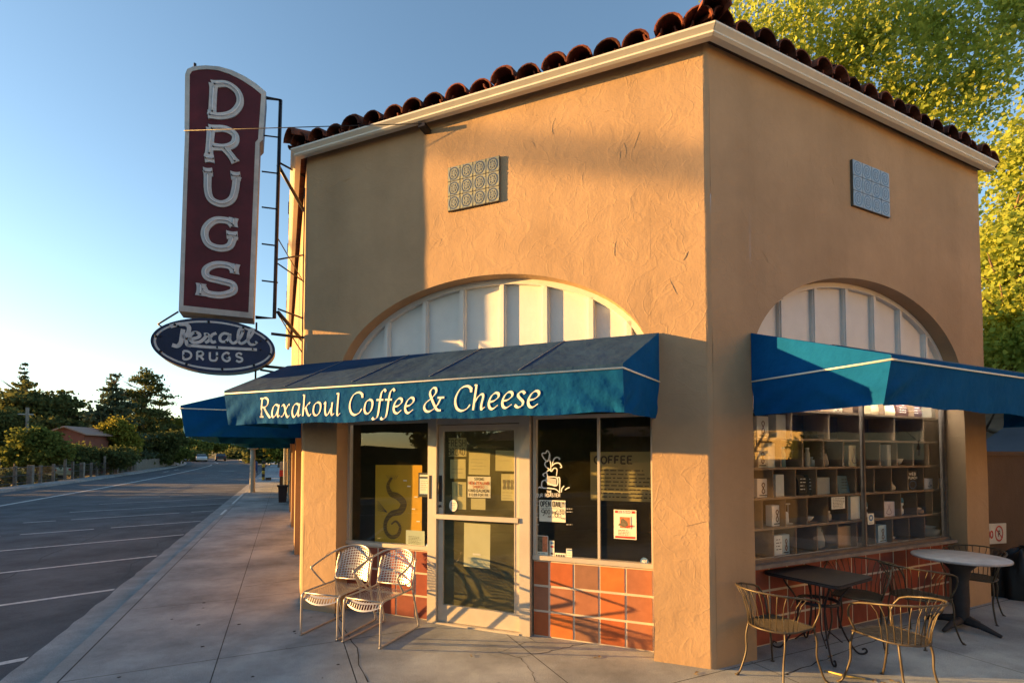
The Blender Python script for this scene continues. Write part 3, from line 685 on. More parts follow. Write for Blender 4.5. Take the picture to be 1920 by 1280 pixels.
sheet('paper_sheet',FA,mD,2.675,2.501,1.25,1.55,M_paper2,'tall plain sheet low on the left side of the upper door glass','paper sign')
sheet('paper_sheet',FA,mD,2.47,2.215,1.632,1.87,M_paper2,'crinkled sheet on the door above the NEW ZEALAND notice','paper sign',lambda I,f,W,Hh:lines(I,f,W,Hh,4,.7,.25,wd=.002),rot=-.02)
def p_nz(I,fn,W,Hh):
    write(I,'STRONG',W*.3,Hh*.82,Hh*.12,fn,.005,W*.4,.02); write(I,'NEW ZEALAND',W*.06,Hh*.62,Hh*.14,fn,.006,W*.88,.02,mi=1); write(I,'SMOKED',W*.24,Hh*.45,Hh*.12,fn,.005,W*.5,.02,mi=1)
    write(I,'KING SALMON',W*.06,Hh*.27,Hh*.13,fn,.006,W*.88,.02); write(I,'$10.99 FOR PK',W*.08,Hh*.07,Hh*.13,fn,.005,W*.84,.02)
sheet('paper_sign',FA,mD,2.482,2.207,1.385,1.613,M_paper,'handwritten NEW ZEALAND KING SALMON price notice on the door','paper sign',p_nz)
sheet('paper_sheet',FA,mD-.002,2.442,2.269,1.255,1.375,M_paper2,'small grey green sheet tucked under the NEW ZEALAND notice','paper sign')
sheet('paper_sheet',FA,mD,2.150,1.93,1.676,1.895,M_paper2,'square yellowed sheet highest at the right edge of the door glass','paper sign',lambda I,f,W,Hh:lines(I,f,W,Hh,1,.5,.5,wd=.002),rot=-.01)
def p_feet(I,fn,W,Hh):
    for k in range(3): I.stroke(smooth([V((W*(.22+.28*k),Hh*(.42+.36*t),0)) for t in (0,.3,.6,1)],3),fn,lambda t,i:W*(.17+.06*math.sin(i*9)),.002,mi=3)
    lines(I,fn,W,Hh,3,.3,.08,wd=.003)
sheet('paper_sign',FA,mD,2.083,1.925,1.364,1.645,M_paper2,'sheet with three dark oval pictures at the right edge of the door glass','paper sign',p_feet)
sheet('paper_sheet',FA,mD,2.526,2.212,.632,1.104,mat('large_sheet',(.55,.55,.36),.9,0,.03,5),'large blank pale sheet on the lower door pane','paper sign',lambda I,f,W,Hh:rect(I,f,W*.35,W*.65,Hh*.28,Hh*.32,2),rot=-.01)
sheet('round_sticker',FA,mi_+.006,2.70,2.60,1.225,1.355,mat('sticker_white',(.72,.69,.62),.7),'white oval sticker on the door glass above the push bar','sticker',lambda I,f,W,Hh:lines(I,f,W,Hh,4,.7,.25,wd=.004,x0=.2,x1=.8),shape=1)
# left window
def p_horse(I,fn,W,Hh):
    body=smooth([V((W*x,Hh*y,0)) for x,y in ((.36,.84),(.28,.74),(.34,.64),(.50,.60),(.62,.52),(.55,.42),(.36,.38),(.24,.28),(.24,.16),(.36,.09),(.50,.12),(.55,.22),(.46,.29),(.36,.25))],6)
    I.stroke(body,fn,lambda t,i:.012+.075*math.exp(-((i-.3)/.25)**2)+.03*math.exp(-((i-.75)/.2)**2),.002,mi=6)
    for k in range(26):
        q=body[min(len(body)-1,4+int(k*2.6))]; I.stroke([V((q.x-W*.07,q.y-.006,0)),V((q.x+W*.07,q.y+.008,0))],fn,lambda t,i:.0035,.003,mi=7)
    for k in range(5): I.stroke([V((W*.27,Hh*.40,0)),V((W*.06,Hh*(.42+.03*k),0))],fn,lambda t,i:.004,.002)
    for k in range(6): I.stroke([V((W*(.30+.03*k),Hh*.82,0)),V((W*(.25+.05*k),Hh*(.87),0))],fn,lambda t,i:.004,.002)
    for (x,y) in ((.85,.6),(.7,.73),(.8,.45),(.9,.3),(.62,.8)): rect(I,fn,W*x,W*(x+.07),Hh*y,Hh*(y+.012),2)
sheet('wall_poster',FA,mi_-.07,3.75,3.10,.80,1.73,mat('mustard_poster',(.55,.31,.02),.85,0,.06,3),'mustard poster with a dark curling sea creature behind the left window','poster',p_horse)
def p_cert(I,fn,W,Hh): 
    rect(I,fn,W*.12,W*.88,Hh*.84,Hh*.92,2); rect(I,fn,W*.1,W*.9,Hh*.1,Hh*.78,5) ; rect(I,fn,W*.13,W*.87,Hh*.13,Hh*.75,2); lines(I,fn,W,Hh,5,.66,.3,x0=.2,x1=.8)
sheet('framed_certificate',FA,mi_-.04,3.13,2.965,1.37,1.645,mat('dark_frame',(.03,.04,.05),.5),'dark framed certificate hanging by the door side of the left window','certificate',p_cert,th=.012)
sheet('notice_card',FA,mi_-.02,3.28,3.03,.80,.985,mat('green_card',(.45,.52,.38),.8),'pale green notice standing on the left window sill','notice',lambda I,f,W,Hh:lines(I,f,W,Hh,6,.62,.2,x0=.15,x1=.85))
def p_round(I,fn,W,Hh): write(I,'ADT',W*.2,Hh*.36,Hh*.3,fn,.005,W*.6,mi=2)
M_blue=mat('sticker_blue',(.07,.16,.34),.5)
sheet('alarm_sticker',FA,mi_+.004,3.00,2.945,.80,.855,M_blue,'small round blue alarm sticker in the left window corner by the door','sticker',p_round,shape=1)
sheet('alarm_sticker',FA,mi_+.004,.64,.565,.80,.875,M_blue,'small round blue alarm sticker in the right window corner by the pillar','sticker',p_round,shape=1)
# right window
def p_open(I,fn,W,Hh):
    write(I,'OPEN DAILY',W*.05,Hh*.70,Hh*.24,fn,.009,W*.9,.01); squiggle(I,W*.06,W*.94,Hh*.62,.008,fn,.004)
    write(I,'9',W*.08,Hh*.26,Hh*.3,fn,.007,W*.14); write(I,'00',W*.24,Hh*.36,Hh*.2,fn,.006,W*.18); write(I,'TO',W*.48,Hh*.38,Hh*.1,fn,.005,W*.1); write(I,'6',W*.60,Hh*.22,Hh*.34,fn,.008,W*.13); write(I,':30',W*.75,Hh*.38,Hh*.19,fn,.006,W*.2)
    write(I,'AM',W*.34,Hh*.2,Hh*.08,fn,.004,W*.12); write(I,'PM',W*.84,Hh*.14,Hh*.08,fn,.004,W*.12)
sheet('paper_sign',FA,mi_-.008,1.655,1.375,1.165,1.385,M_paper,'handwritten OPEN DAILY 9:00 to 6:30 hours sign in the right window','paper sign',p_open)
def p_cat(I,fn,W,Hh):
    rect(I,fn,W*.06,W*.94,Hh*.89,Hh*.97,1); rect(I,fn,W*.06,W*.94,Hh*.03,Hh*.10,1); write(I,'MISSING',W*.2,Hh*.905,Hh*.05,fn,.005,W*.6,mi=2)
    rect(I,fn,W*.25,W*.75,Hh*.36,Hh*.78,mi=2); rect(I,fn,W*.27,W*.73,Hh*.38,Hh*.76,4)
    I.stroke(smooth([V((W*x,Hh*y,0)) for x,y in ((.42,.42),(.46,.54),(.42,.62),(.40,.70))],4),fn,lambda t,i:W*(.34*(1-i)+.12),.002,mi=3)
    I.stroke([V((W*.55,Hh*.42,0)),V((W*.85,Hh*.47,0))],fn,lambda t,i:Hh*.05,.003,mi=1); lines(I,fn,W,Hh,4,.30,.15,wd=.005,x0=.2,x1=.8)
sheet('poster',FA,mi_-.006,.89,.675,1.035,1.315,M_paper,'red edged missing cat poster in the right window','poster',p_cat)
sheet('menu_board',FA,mi_-.45,1.22,.45,1.36,1.88,mat('menu_card',(.30,.27,.13),.9,0,.05,4),'large faded COFFEE menu sheet hanging inside the right window','menu',lambda I,f,W,Hh:(write(I,'COFFEE',W*.06,Hh*.76,Hh*.15,f,.018,W*.52),lines(I,f,W,Hh,8,.62,.08,wd=.012)))
def p_photo(I,fn,W,Hh): rect(I,fn,W*.05,W*.5,Hh*.25,Hh*.97,3); rect(I,fn,W*.5,W*.95,Hh*.25,Hh*.97,4); lines(I,fn,W,Hh,2,.17,.08,wd=.005)
sheet('leaflet',FA,mi_-.01,1.68,1.56,.80,1.02,M_paper,'photo leaflet at the lower left corner of the right window','leaflet',p_photo)
sheet('leaflet',FA,mi_-.01,1.545,1.495,.80,.975,M_paper,'narrow white card strip next to the photo leaflet','leaflet',lambda I,f,W,Hh:(rect(I,f,W*.2,W*.8,Hh*.8,Hh*.92,5),rect(I,f,W*.2,W*.8,Hh*.6,Hh*.7,1),rect(I,f,W*.25,W*.7,Hh*.2,Hh*.3,0)))
sheet('leaflet',FA,mi_-.01,1.49,1.375,.80,.855,M_paper,'low white strip of small symbols on the right window sill','leaflet',lambda I,f,W,Hh:[rect(I,f,W*(.1+.22*k),W*(.22+.22*k),Hh*.3,Hh*.7,0) for k in range(4)])
sheet('leaflet',FA,mi_-.01,1.37,1.31,.80,.905,M_paper,'small upright white card right of the symbol strip','leaflet',lambda I,f,W,Hh:(rect(I,f,W*.1,W*.9,Hh*.82,Hh*.95,5),lines(I,f,W,Hh,3,.6,.2,wd=.003)))
# painted cup with hearts on the right window glass
I=Ink()
def fz(x,y,l): 
    u,z=onA(990+x/4.4125,790+y/4.4125,mi_+.004); return FA(u,mi_+.004+l,z)
Wh=[[(180,315),(180,270),(160,240),(145,260),(120,262),(120,285),(160,330),(178,270)],[(190,400),(185,330),(165,320),(140,345),(150,375),(190,400)],
 [(200,360),(215,310),(240,295),(262,305),(255,315)],[(195,370),(225,345),(260,345),(278,375),(265,380)],[(235,450),(240,395),(215,385),(195,410),(180,400),(155,415),(160,450),(150,480)],
 [(150,420),(125,435),(135,455)],[(155,480),(118,495),(120,545),(175,550),(230,560),(265,588)],[(262,585),(262,470),(240,465)],[(160,460),(155,500),(235,530),(240,465),(160,455)],
 [(275,585),(280,555),(300,530)],[(305,565),(330,548),(345,545)],[(85,550),(100,540),(112,552)]]
for st in Wh: I.stroke(smooth([V((a,b,0)) for a,b in st],5),fz,lambda t,i:7+3*math.sin(3*i),.001)
for k in range(9): I.stroke([V((160,465+7*k,0)),V((235,478+6.5*k,0))],fz,lambda t,i:4,.001)
def fz2(x,y,l): return fz(x,-y,l)
write(I,'THE',155,-590,20,fz2,4,40,.05); write(I,'OUR ROASTER',72,-622,28,fz2,4,195,.05)
for yy in (-720,-745,-850): squiggle(I,320,368,yy,12,fz2,4)
for yy in (-660,-690,-760,-790,-850): squiggle(I,72,95,yy,12,fz2,4)
t=tag(I.mb.build('window_painting',M_inkw,None,recalc=False),'white painted cup with steam hearts on the right window glass','window painting')
# ================================================================== DISPLAY SHELF BEHIND THE SIDE WINDOW
mS=-.30; PZ=.305
shelf=thing('display_shelf',FB(2.8,mS,.78),'tall wooden cubbyhole shelf filling the side window','shelf')
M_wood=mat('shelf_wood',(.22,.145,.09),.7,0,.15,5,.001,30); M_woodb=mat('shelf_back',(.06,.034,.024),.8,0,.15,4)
sh=MB()
rowz=[.79+PZ*i for i in range(6)]
for z in rowz: sh.box(FB,.80,4.75,mS-.30,mS,z-.011,z+.011)
sh.build_each('shelf_board',M_wood,shelf)
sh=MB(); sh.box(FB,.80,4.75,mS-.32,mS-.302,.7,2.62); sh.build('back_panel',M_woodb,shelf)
for r_ in range(6):
    sh=MB(); off={0:1.165,1:1.35,2:1.17,3:1.30,4:1.2,5:1.0}[r_]; u=off-.345
    while u<4.75:
        if u>.8: sh.box(FB,u-.006,u+.006,mS-.30,mS-.004,rowz[r_]+.011,rowz[r_]+PZ-.011)
        u+=.345 if r_ not in (4,5) else .62
    sh.build_each('divider',M_wood,shelf)
sh=MB(); sh.box(FB,.60,.80,mS-.28,mS-.26,.7,2.4); sh.build('side_board',mat('side_board_paint',(.34,.24,.07),.8),shelf)
def pxr(x0,x1,yb,yt,m):
    u0,z0=onB(1380+x0/4,760+yb/4,m); u1,_=onB(1380+x1/4,760+yb/4,m); _,z1=onB(1380+(x0+x1)/8,760+yt/4,m); return u0,u1,z0,z1
mI=-.37
def shelfz(z): return min(rowz,key=lambda q:abs(q-z))+.0115
items=[ # kind,x0,x1,yb,yt, colour, label, cat
('box',160,248,700,560,(.60,.52,.46),'off white box with small brown drawing at the far left of the packet row','box','draw'),
('box',300,362,700,535,(.42,.45,.46),'pair of slim grey boxes standing side on beside the black packets','box',''),
('bag',468,532,685,530,(.02,.02,.02),'plain black coffee packet left of the lettered black packet','packet','lines'),
('bag',536,600,685,535,(.03,.035,.03),'black packet with white lettering','packet','lines'),
('box',612,705,672,545,(.25,.27,.28),'grey box with pale edge in the cubby left of the leaning blue book','box',''),
('book',775,855,655,525,(.09,.16,.20),'blue book leaning back in its cubby','book','lines'),
('jug',1165,1235,630,565,(.45,.43,.38),'round cream jug lying near the WEB book','jug',''),
('book',1280,1365,622,475,(.03,.028,.03),'black book with white WEB and PUNCH lettering and a round picture','book','web'),
('box',1415,1488,618,538,(.58,.57,.66),'white box with a small blue picture right of the black book','box','mark'),
('box',1555,1612,608,535,(.45,.50,.58),'white box with a small dark mark at the right end of the upper row','box','mark'),
('box',272,345,915,757,(.60,.56,.52),'white box with a brown hourglass shaped picture','box','draw'),
('kettle',380,440,905,745,(.30,.29,.27),'tall narrow brewing stand with metal posts at the left of the third row','brewing stand',''),
('cup',555,620,880,838,(.50,.47,.42),'small white bowl on a little wooden tray','bowl',''),
('cyl',708,752,862,795,(.30,.27,.23),'short dark canister with pale lid below the handwritten notice','canister',''),
('box',862,938,858,683,(.58,.60,.57),'tall plain pale green white box beside the window joint','box',''),
('flask',988,1028,812,692,(.05,.15,.20),'teal topped flask nearest the window joint','flask',''),
('box',1097,1195,825,712,(.56,.52,.56),'wide white box with a purple glassware drawing','box','glass'),
('flask',1258,1296,808,680,(.05,.16,.22),'teal topped flask standing alone in the middle right cubby','flask',''),
('cyl',1350,1420,795,755,(.22,.16,.11),'low brown bundle in the cubby right of the lone flask','bundle',''),
('jug',1458,1497,780,710,(.50,.50,.48),'white figurine shaped pitcher near the right end of the third row','pitcher',''),
('box',1578,1612,770,735,(.35,.28,.24),'tiny box with a red label at the far right','box','mark'),
('box',290,348,1135,985,(.55,.56,.54),'white box with black lettering in the bottom left cubby','box','lines'),
('box',350,403,1130,978,(.30,.38,.42),'blue grey patterned box touching the white lettered box','box','draw'),
('jug',625,710,1085,915,(.22,.22,.20),'tall glass jug in the bottom row','jug',''),
('box',770,868,1060,898,(.36,.22,.11),'brown cardboard carton in the bottom row','carton',''),
('box',893,905,1048,910,(.16,.20,.20),'thin dark green book beside the carton','book',''),
('box',1068,1135,1028,893,(.33,.46,.55),'light blue box in the bottom row right of the window joint','box','draw'),
('cup',1180,1232,985,962,(.45,.44,.42),'small white saucer in the bottom row','saucer',''),
('cyl',1420,1520,985,905,(.20,.18,.16),'glass cooking pot with wire basket at the bottom right','pot',''),
('jug',1522,1592,940,885,(.22,.22,.20),'small pale watering can at the bottom right corner','watering can',''),
('box',160,240,470,320,(.45,.42,.34),'cream box with dark window picture at the left of the top cubby row','box','draw'),
('box',240,320,488,305,(.58,.58,.52),'tall pale box with a blue disc on its side','box',''),
('cyl',383,415,478,330,(.12,.22,.28),'slim dark blue bottle near the pale box','bottle',''),
('cyl',575,600,470,330,(.45,.45,.42),'narrow glass cylinder left of the small jar','vase',''),
('cyl',605,655,470,400,(.48,.48,.45),'small glass jar in the middle of the top cubby row','jar',''),
('jug',695,745,470,370,(.28,.26,.26),'violet grey vase in the middle of the top cubby row','vase',''),
('box',850,925,468,310,(.55,.54,.44),'white carafe box with a drawn carafe left of the joint','box','glass'),
('jug',975,1018,455,412,(.48,.46,.42),'little cream teapot right of the joint','teapot',''),
('box',1138,1200,458,300,(.48,.50,.50),'grey white tall box behind the reflection on the right pane','box',''),
('cup',1228,1285,452,402,(.48,.46,.42),'white cup beside the tall grey white box','cup',''),
('cyl',1328,1348,448,385,(.40,.33,.28),'thin pinkish bottle in the top cubby row','bottle',''),
('box',160,245,262,100,(.40,.38,.32),'large cream carton with barred pattern under the awning at far left','box','draw'),
('box',305,398,272,95,(.42,.40,.34),'tall pale carton right of the barred pattern carton','box',''),
('box',610,690,170,135,(.12,.11,.11),'low dark box with pale outline on the shadowed top shelf','box',''),
('bag',440,490,68,-10,(.30,.25,.18),'small kraft packet half hidden under the awning left','packet',''),
('bag',635,725,68,-20,(.33,.26,.17),'wide kraft packet under the awning left of centre','packet',''),
('bag',728,795,68,-20,(.40,.36,.28),'pale packet with a dark figure under the awning','packet','draw'),
('bag',1012,1085,90,-20,(.36,.28,.17),'tan packet just right of the joint under the awning','packet',''),
('bag',1090,1190,92,-20,(.40,.32,.20),'broad tan packet next to the dark packets','packet',''),
('bag',1210,1290,95,-10,(.08,.035,.03),'dark red packet first of the dark pair under the awning','packet','lines'),
('bag',1300,1390,98,-10,(.09,.05,.05),'dark red packet with pale stripe second of the dark pair','packet','lines'),
('bag',1465,1560,105,-10,(.28,.25,.20),'grey beige packet farthest right under the awning','packet','')]
def wcol(name,c):
    c=tuple(min(.85,q*1.35) for q in c)
    return mat('item_%s_%d%d%d'%(name,int(c[0]*99),int(c[1]*99),int(c[2]*99)),c,.7,0,.06,12)
for kd,x0,x1,yb,yt,c,lab,cat,deco in items:
    u0,u1,z0,z1=pxr(x0,x1,yb,yt,mI); zs=shelfz(z0); z1=zs+(z1-z0) if z1-z0>.02 else zs+.05
    z1=min(z1,zs+PZ-.03); W=u1-u0; uc=(u0+u1)/2; Hh=z1-zs
    # keep every thing clear of the dividers' thickness by giving it a modest depth
    D=min(.12,max(.03,W*.5)); name={'flask':'thermos_flask','kettle':'brewing_stand','cyl':cat.replace(' ','_'),'cup':cat.replace(' ','_'),'jug':cat.replace(' ','_'),'bag':'coffee_packet','box':('product_'+cat if cat=='box' else cat),'book':'book'}[kd]
    t=thing(name,FB(uc,mI-D/2,zs),lab,cat); M=wcol(kd,c); mb=MB()
    if kd=='box' or kd=='book':
        rake=.03 if kd=='book' and 'leaning' in lab else 0
        vs=[FB(a,mI-b*D-(rake if k else 0)*1.2,z) for a in (u0,u1) for b in (0,1) for k,z in ((0,zs),(1,z1))]
        mb.add(vs,[(0,1,3,2),(4,6,7,5),(0,4,5,1),(2,3,7,6),(0,2,6,4),(1,5,7,3)])
        mb.box(FB,u0+.004,u1-.004,mI-.004,mI+.0015,z1-.012,z1-.010,0)
        mb.build('body',M,t)
    elif kd=='bag':
        pts=[(0,-.0,1),(.1,.0,1.08),(.75,0,.95),(.92,0,.7)]
        vs=[];pr=[(0,1,1),(.25,1,1.15),(.7,.97,.9),(.88,.95,.35),(1,.95,.06)]
        for h,wf,df_ in pr: vs+=[FB(uc-W/2*wf,mI-D/2*(1+df_),zs+Hh*h),FB(uc+W/2*wf,mI-D/2*(1+df_),zs+Hh*h),FB(uc+W/2*wf,mI-D/2*(1-df_),zs+Hh*h),FB(uc-W/2*wf,mI-D/2*(1-df_),zs+Hh*h)]
        mb.add(vs,[(4*i+j,4*i+(j+1)%4,4*i+4+(j+1)%4,4*i+4+j) for i in range(4) for j in range(4)]+[(0,1,2,3),(16,17,18,19)]); mb.build('bag',M,t)
    elif kd=='cyl':
        r=W/2; mb.lathe(FB(uc,mI-.08,zs),[(r*.9,0),(r,.01),(r,Hh*.72),(r*.7,Hh*.8),(r*.7,Hh)],20); mb.build('body',M,t)
        mb=MB(); mb.lathe(FB(uc,mI-.08,zs+Hh),[(r*.75,-.012),(r*.78,.006),(0,.008)],20); mb.build('lid',wcol('lid',tuple(min(1,q*1.8) for q in c)),t)
    elif kd=='flask':
        r=W*.42; mb.lathe(FB(uc,mI-.08,zs),[(r*.8,0),(r,.01),(r,Hh*.3),(r*.75,Hh*.36),(r*.75,Hh*.5),(r,Hh*.56),(r,Hh*.68)],20); mb.build('body',wcol('flaskbody',(.50,.52,.55)),t)
        mb=MB(); mb.lathe(FB(uc,mI-.08,zs),[(r*1.02,Hh*.68),(r*1.05,Hh*.8),(r*.9,Hh*.98),(0,Hh)],20); mb.build('cap',M,t)
    elif kd=='jug':
        r=W*.40; mb.lathe(FB(uc,mI-.09,zs),[(r*.6,0),(r*.95,Hh*.12),(r,Hh*.4),(r*.7,Hh*.72),(r*.5,Hh*.84),(r*.62,Hh),(r*.55,Hh),(r*.42,Hh*.84)],20); mb.build('body',M,t)
        mb=MB(); mb.tube(smooth([FB(uc+r*.55,mI-.09,zs+Hh*.9),FB(uc+r*1.25,mI-.09,zs+Hh*.78),FB(uc+r*1.2,mI-.09,zs+Hh*.45),FB(uc+r*.9,mI-.09,zs+Hh*.3)],4),.005,6); mb.build('handle',M,t)
    elif kd=='cup':
        r=W*.45; mb.lathe(FB(uc,mI-.08,zs+.012),[(r*.4,0),(r*.7,Hh*.25),(r,Hh*.9),(r*.93,Hh*.9),(r*.6,Hh*.25),(0,Hh*.15)],20); mb.build('bowl',M,t)
        mb=MB(); mb.box(FB,uc-W*.5,uc+W*.5,mI-.14,mI-.02,zs,zs+.012); mb.build('tray',M_wood,t)
    elif kd=='kettle':
        for a in (-.35,.35): mb.tube([FB(uc+W*a,mI-.06,zs),FB(uc+W*a,mI-.06,z1)],.006,6)
        mb.box(FB,uc-W*.5,uc+W*.5,mI-.1,mI-.02,zs,zs+.012); mb.box(FB,uc-W*.45,uc+W*.45,mI-.08,mI-.04,z1-.015,z1); mb.build('frame',M,t)
        mb=MB(); mb.lathe(FB(uc,mI-.06,zs+.012),[(.03,0),(.034,.02),(.03,.10),(.02,.12)],16); mb.build('beaker',wcol('beaker',(.5,.5,.48)),t)
    if deco:
        I=Ink(); dm=mI+.002
        def fn(x,y,l,u0=u0,zs=zs): return FB(u0+x,dm+l,zs+y)
        if kd=='bag': dm=mI+.004
        if deco=='lines': lines(I,fn,W,Hh,4,.8,.3,mi=1 if sum(c)<.3 else 0,wd=.008,x0=.18,x1=.85)
        if deco=='web': write(I,'WEB',W*.22,Hh*.76,Hh*.13,fn,.010,W*.56,mi=1); write(I,'PUNCH',W*.14,Hh*.56,Hh*.12,fn,.009,W*.74,mi=1); I.stroke(smooth([V((W*(.5+.3*math.cos(q)),Hh*(.27+.2*math.sin(q)),0)) for q in (0,1,2,3,4,5,6.28)],4),fn,lambda t_,i:.012,mi=3)
        if deco=='draw': 
            I.stroke(smooth([V((W*x,Hh*y,0)) for x,y in ((.5,.78),(.38,.68),(.5,.5),(.62,.32),(.5,.2),(.38,.32),(.5,.5),(.62,.68),(.5,.78))],4),fn,lambda t_,i:.012,mi=2); rect(I,fn,W*.15,W*.8,Hh*.08,Hh*.13,0)
        if deco=='mark': I.stroke(smooth([V((W*x,Hh*y,0)) for x,y in ((.3,.3),(.5,.22),(.7,.32),(.5,.42),(.5,.7))],4),fn,lambda t_,i:.010,mi=3)
        if deco=='glass': I.stroke(smooth([V((W*x,Hh*y,0)) for x,y in ((.42,.85),(.46,.55),(.3,.25),(.5,.14),(.7,.25),(.55,.55),(.58,.85))],4),fn,lambda t_,i:.007,mi=4)
        I.mb.build('print',[M_ink,M_inkw,mat('print_brown',(.16,.08,.04),.8),mat('print_slate',(.06,.12,.22),.8),mat('print_purple',(.20,.10,.20),.8)],t,recalc=False)
mB=-.2
u0,u1,z0,z1=pxr(725,825,778,685,mB)
sheet('paper_sign',FB,mB-.01,u0,u1,z0,z1,M_paper,'handwritten notice of several lines taped inside the side window','paper sign',lambda I,f,W,Hh:lines(I,f,W,Hh,7,.88,.14,wd=.006,x0=.06,x1=.96))
u0,u1,z0,z1=pxr(985,1032,892,808,mB)
sheet('alarm_sticker',FB,mB+.006,u0,u1,z0,z1,M_paper,'white sticker with a blue emblem on the side window joint','sticker',lambda I,f,W,Hh:(I.stroke(smooth([V((W*(.5+.27*math.cos(q)),Hh*(.6+.22*math.sin(q)),0)) for q in (0,1,2,3,4,5,6.28)],4),f,lambda t,i:.02,mi=5),squiggle(I,W*.2,W*.8,Hh*.15,.008,f,.006)))
# ================================================================== AWNINGS
def awning(F,u0,u1,d,zt,zr,zb,name,label,side0=True,side1=True,seed=1,seams=5,wr=1.0,text=None,topm=None,taper=0.0):
    """u0<u1 along the wall, d deep, zt top at wall, zr trim height at the front, zb bottom of the valance"""
    rs=random.Random(seed); t=thing(name,F((u0+u1)/2,0,zb),label,'awning'); L=u1-u0
    # creases radiating from the ends of the valance
    def creased(dist_from_end,v): # v 0 top 1 bottom
        k=math.exp(-dist_from_end/.38)*(1-math.exp(-dist_from_end/.03)); return .030*wr*k*math.sin(18*dist_from_end+10*v)*v
    U0=u0; u0=u0+taper; L=u1-u0
    def front(a,b): # a along, b down
        u=u0+L*a; e=min(u-u0,u1-u); m=d-.055*b+creased(e,b)+.004*math.sin(u*5+seed)*b+.004*math.sin(u*3.1)*b
        z=zr-(zr-zb)*b-(.012*math.sin(math.pi*a)*b)+.006*b*math.sin(u*9)
        m+= .006*b**6*math.sin(u*60)
        return F(u,m,z)
    mb=MB(); mb.grid(front,140,10); mb.build('valance',M_navy,t)
    def top(a,b):
        u=u0-taper*(1-a)*(1-b)+L*a; m=.01+(d-.01)*b; sag=.014*math.sin(math.pi*b)*(abs(math.sin(math.pi*a*seams)))**.5
        return F(u,m,zt+(zr+.035-zt)*b-sag)
    mb=MB(); mb.grid(top,seams*10,10,0,True)
    mb.grid(lambda a,b:F(u0+L*a,d+.002,zr+.035-.035*b),40,1)
    mb.build('top_cover',topm or M_navy,t)
    mb=MB()
    for k in range(1,seams):
        a=k/seams; mb.tube([top(a,0)+Z3*.004,top(a,.5)+Z3*.004,top(a,1)+Z3*.004],.004,5)
    if seams>1: mb.build_each('seam',mat('seam_grey',(.17,.20,.24),.8),t)
    for (en,uu,sg) in ((side0,u0,-1),(side1,u1,1)):
        if not en: continue
        mb=MB()
        def sd(a,b,uu=uu,sg=sg):
            m=.01+(d-.01)*a; zz_top=zt+(zr+.035-zt)*a; zz=zz_top+(zb-zz_top)*b
            low=max(0,(zr-zz)/(zr-zb)); e=min(m,d-m); 
            q=sg*(creased(e,low)*1.0 - .05*low*(0.6+.4*math.sin(m*3)))*(1-a**8)
            return F(uu+q-(taper*(1-a) if sg<0 else 0),m-.055*low*a**4,zz)
        mb.grid(sd,40,16); mb.build('side_panel',M_navy,t)
    # piping
    tr=MB(); pts=[]
    if side0: pts+=[F(u0-.004-taper,.01,zr-.0),F(u0-.004-taper*.5,d*.5,zr)]
    pts+=[F(u0-.004,d+.006,zr),F((u0+u1)/2,d+.006,zr-.004),F(u1+.004,d+.006,zr)]
    if side1: pts+=[F(u1+.004,d*.5,zr),F(u1+.004,.01,zr)]
    tr.tube(pts,.0075,6); tr.build('piping',M_trim,t)
    fr=MB(); 
    for uu in [u0+.03+(L-.06)*k/3 for k in range(4)]:
        fr.tube([F(uu,.01,zt-.04),F(uu,d-.03,zr),],.012,6); fr.tube([F(uu,.01,zr-.02),F(uu,d-.03,zr-.02)],.012,6)
    fr.tube([F(u0+.03,d-.03,zr-.01),F(u1-.03,d-.03,zr-.01)],.012,6); fr.build_each('frame_bar',M_blk,t)
    return t,front
zr=2.505
awA,frontA=awning(FA,.43,4.88,.86,2.955,zr,2.175,'awning','long blue awning with cream italic lettering over the corner door',seed=1,seams=5,topm=M_navyT,taper=.19)
# right end panel narrows to the wall at the pier: fine as built
awB,frontB=awning(FB,.50,5.2,1.16,2.965,2.515,2.205,'awning','blue awning over the side window with strong creases at its near corner',seed=2,seams=4,wr=1.4)
awS,_=awning(FS,.42,3.9,1.33,2.85,2.40,2.07,'awning','dark blue awning on the street side seen end on at the corner',seed=3,seams=3)
awning(FS,4.2,11.6,1.25,2.8,2.40,2.10,'awning','second dark awning farther down the street side, seen from below',seed=4,seams=5)
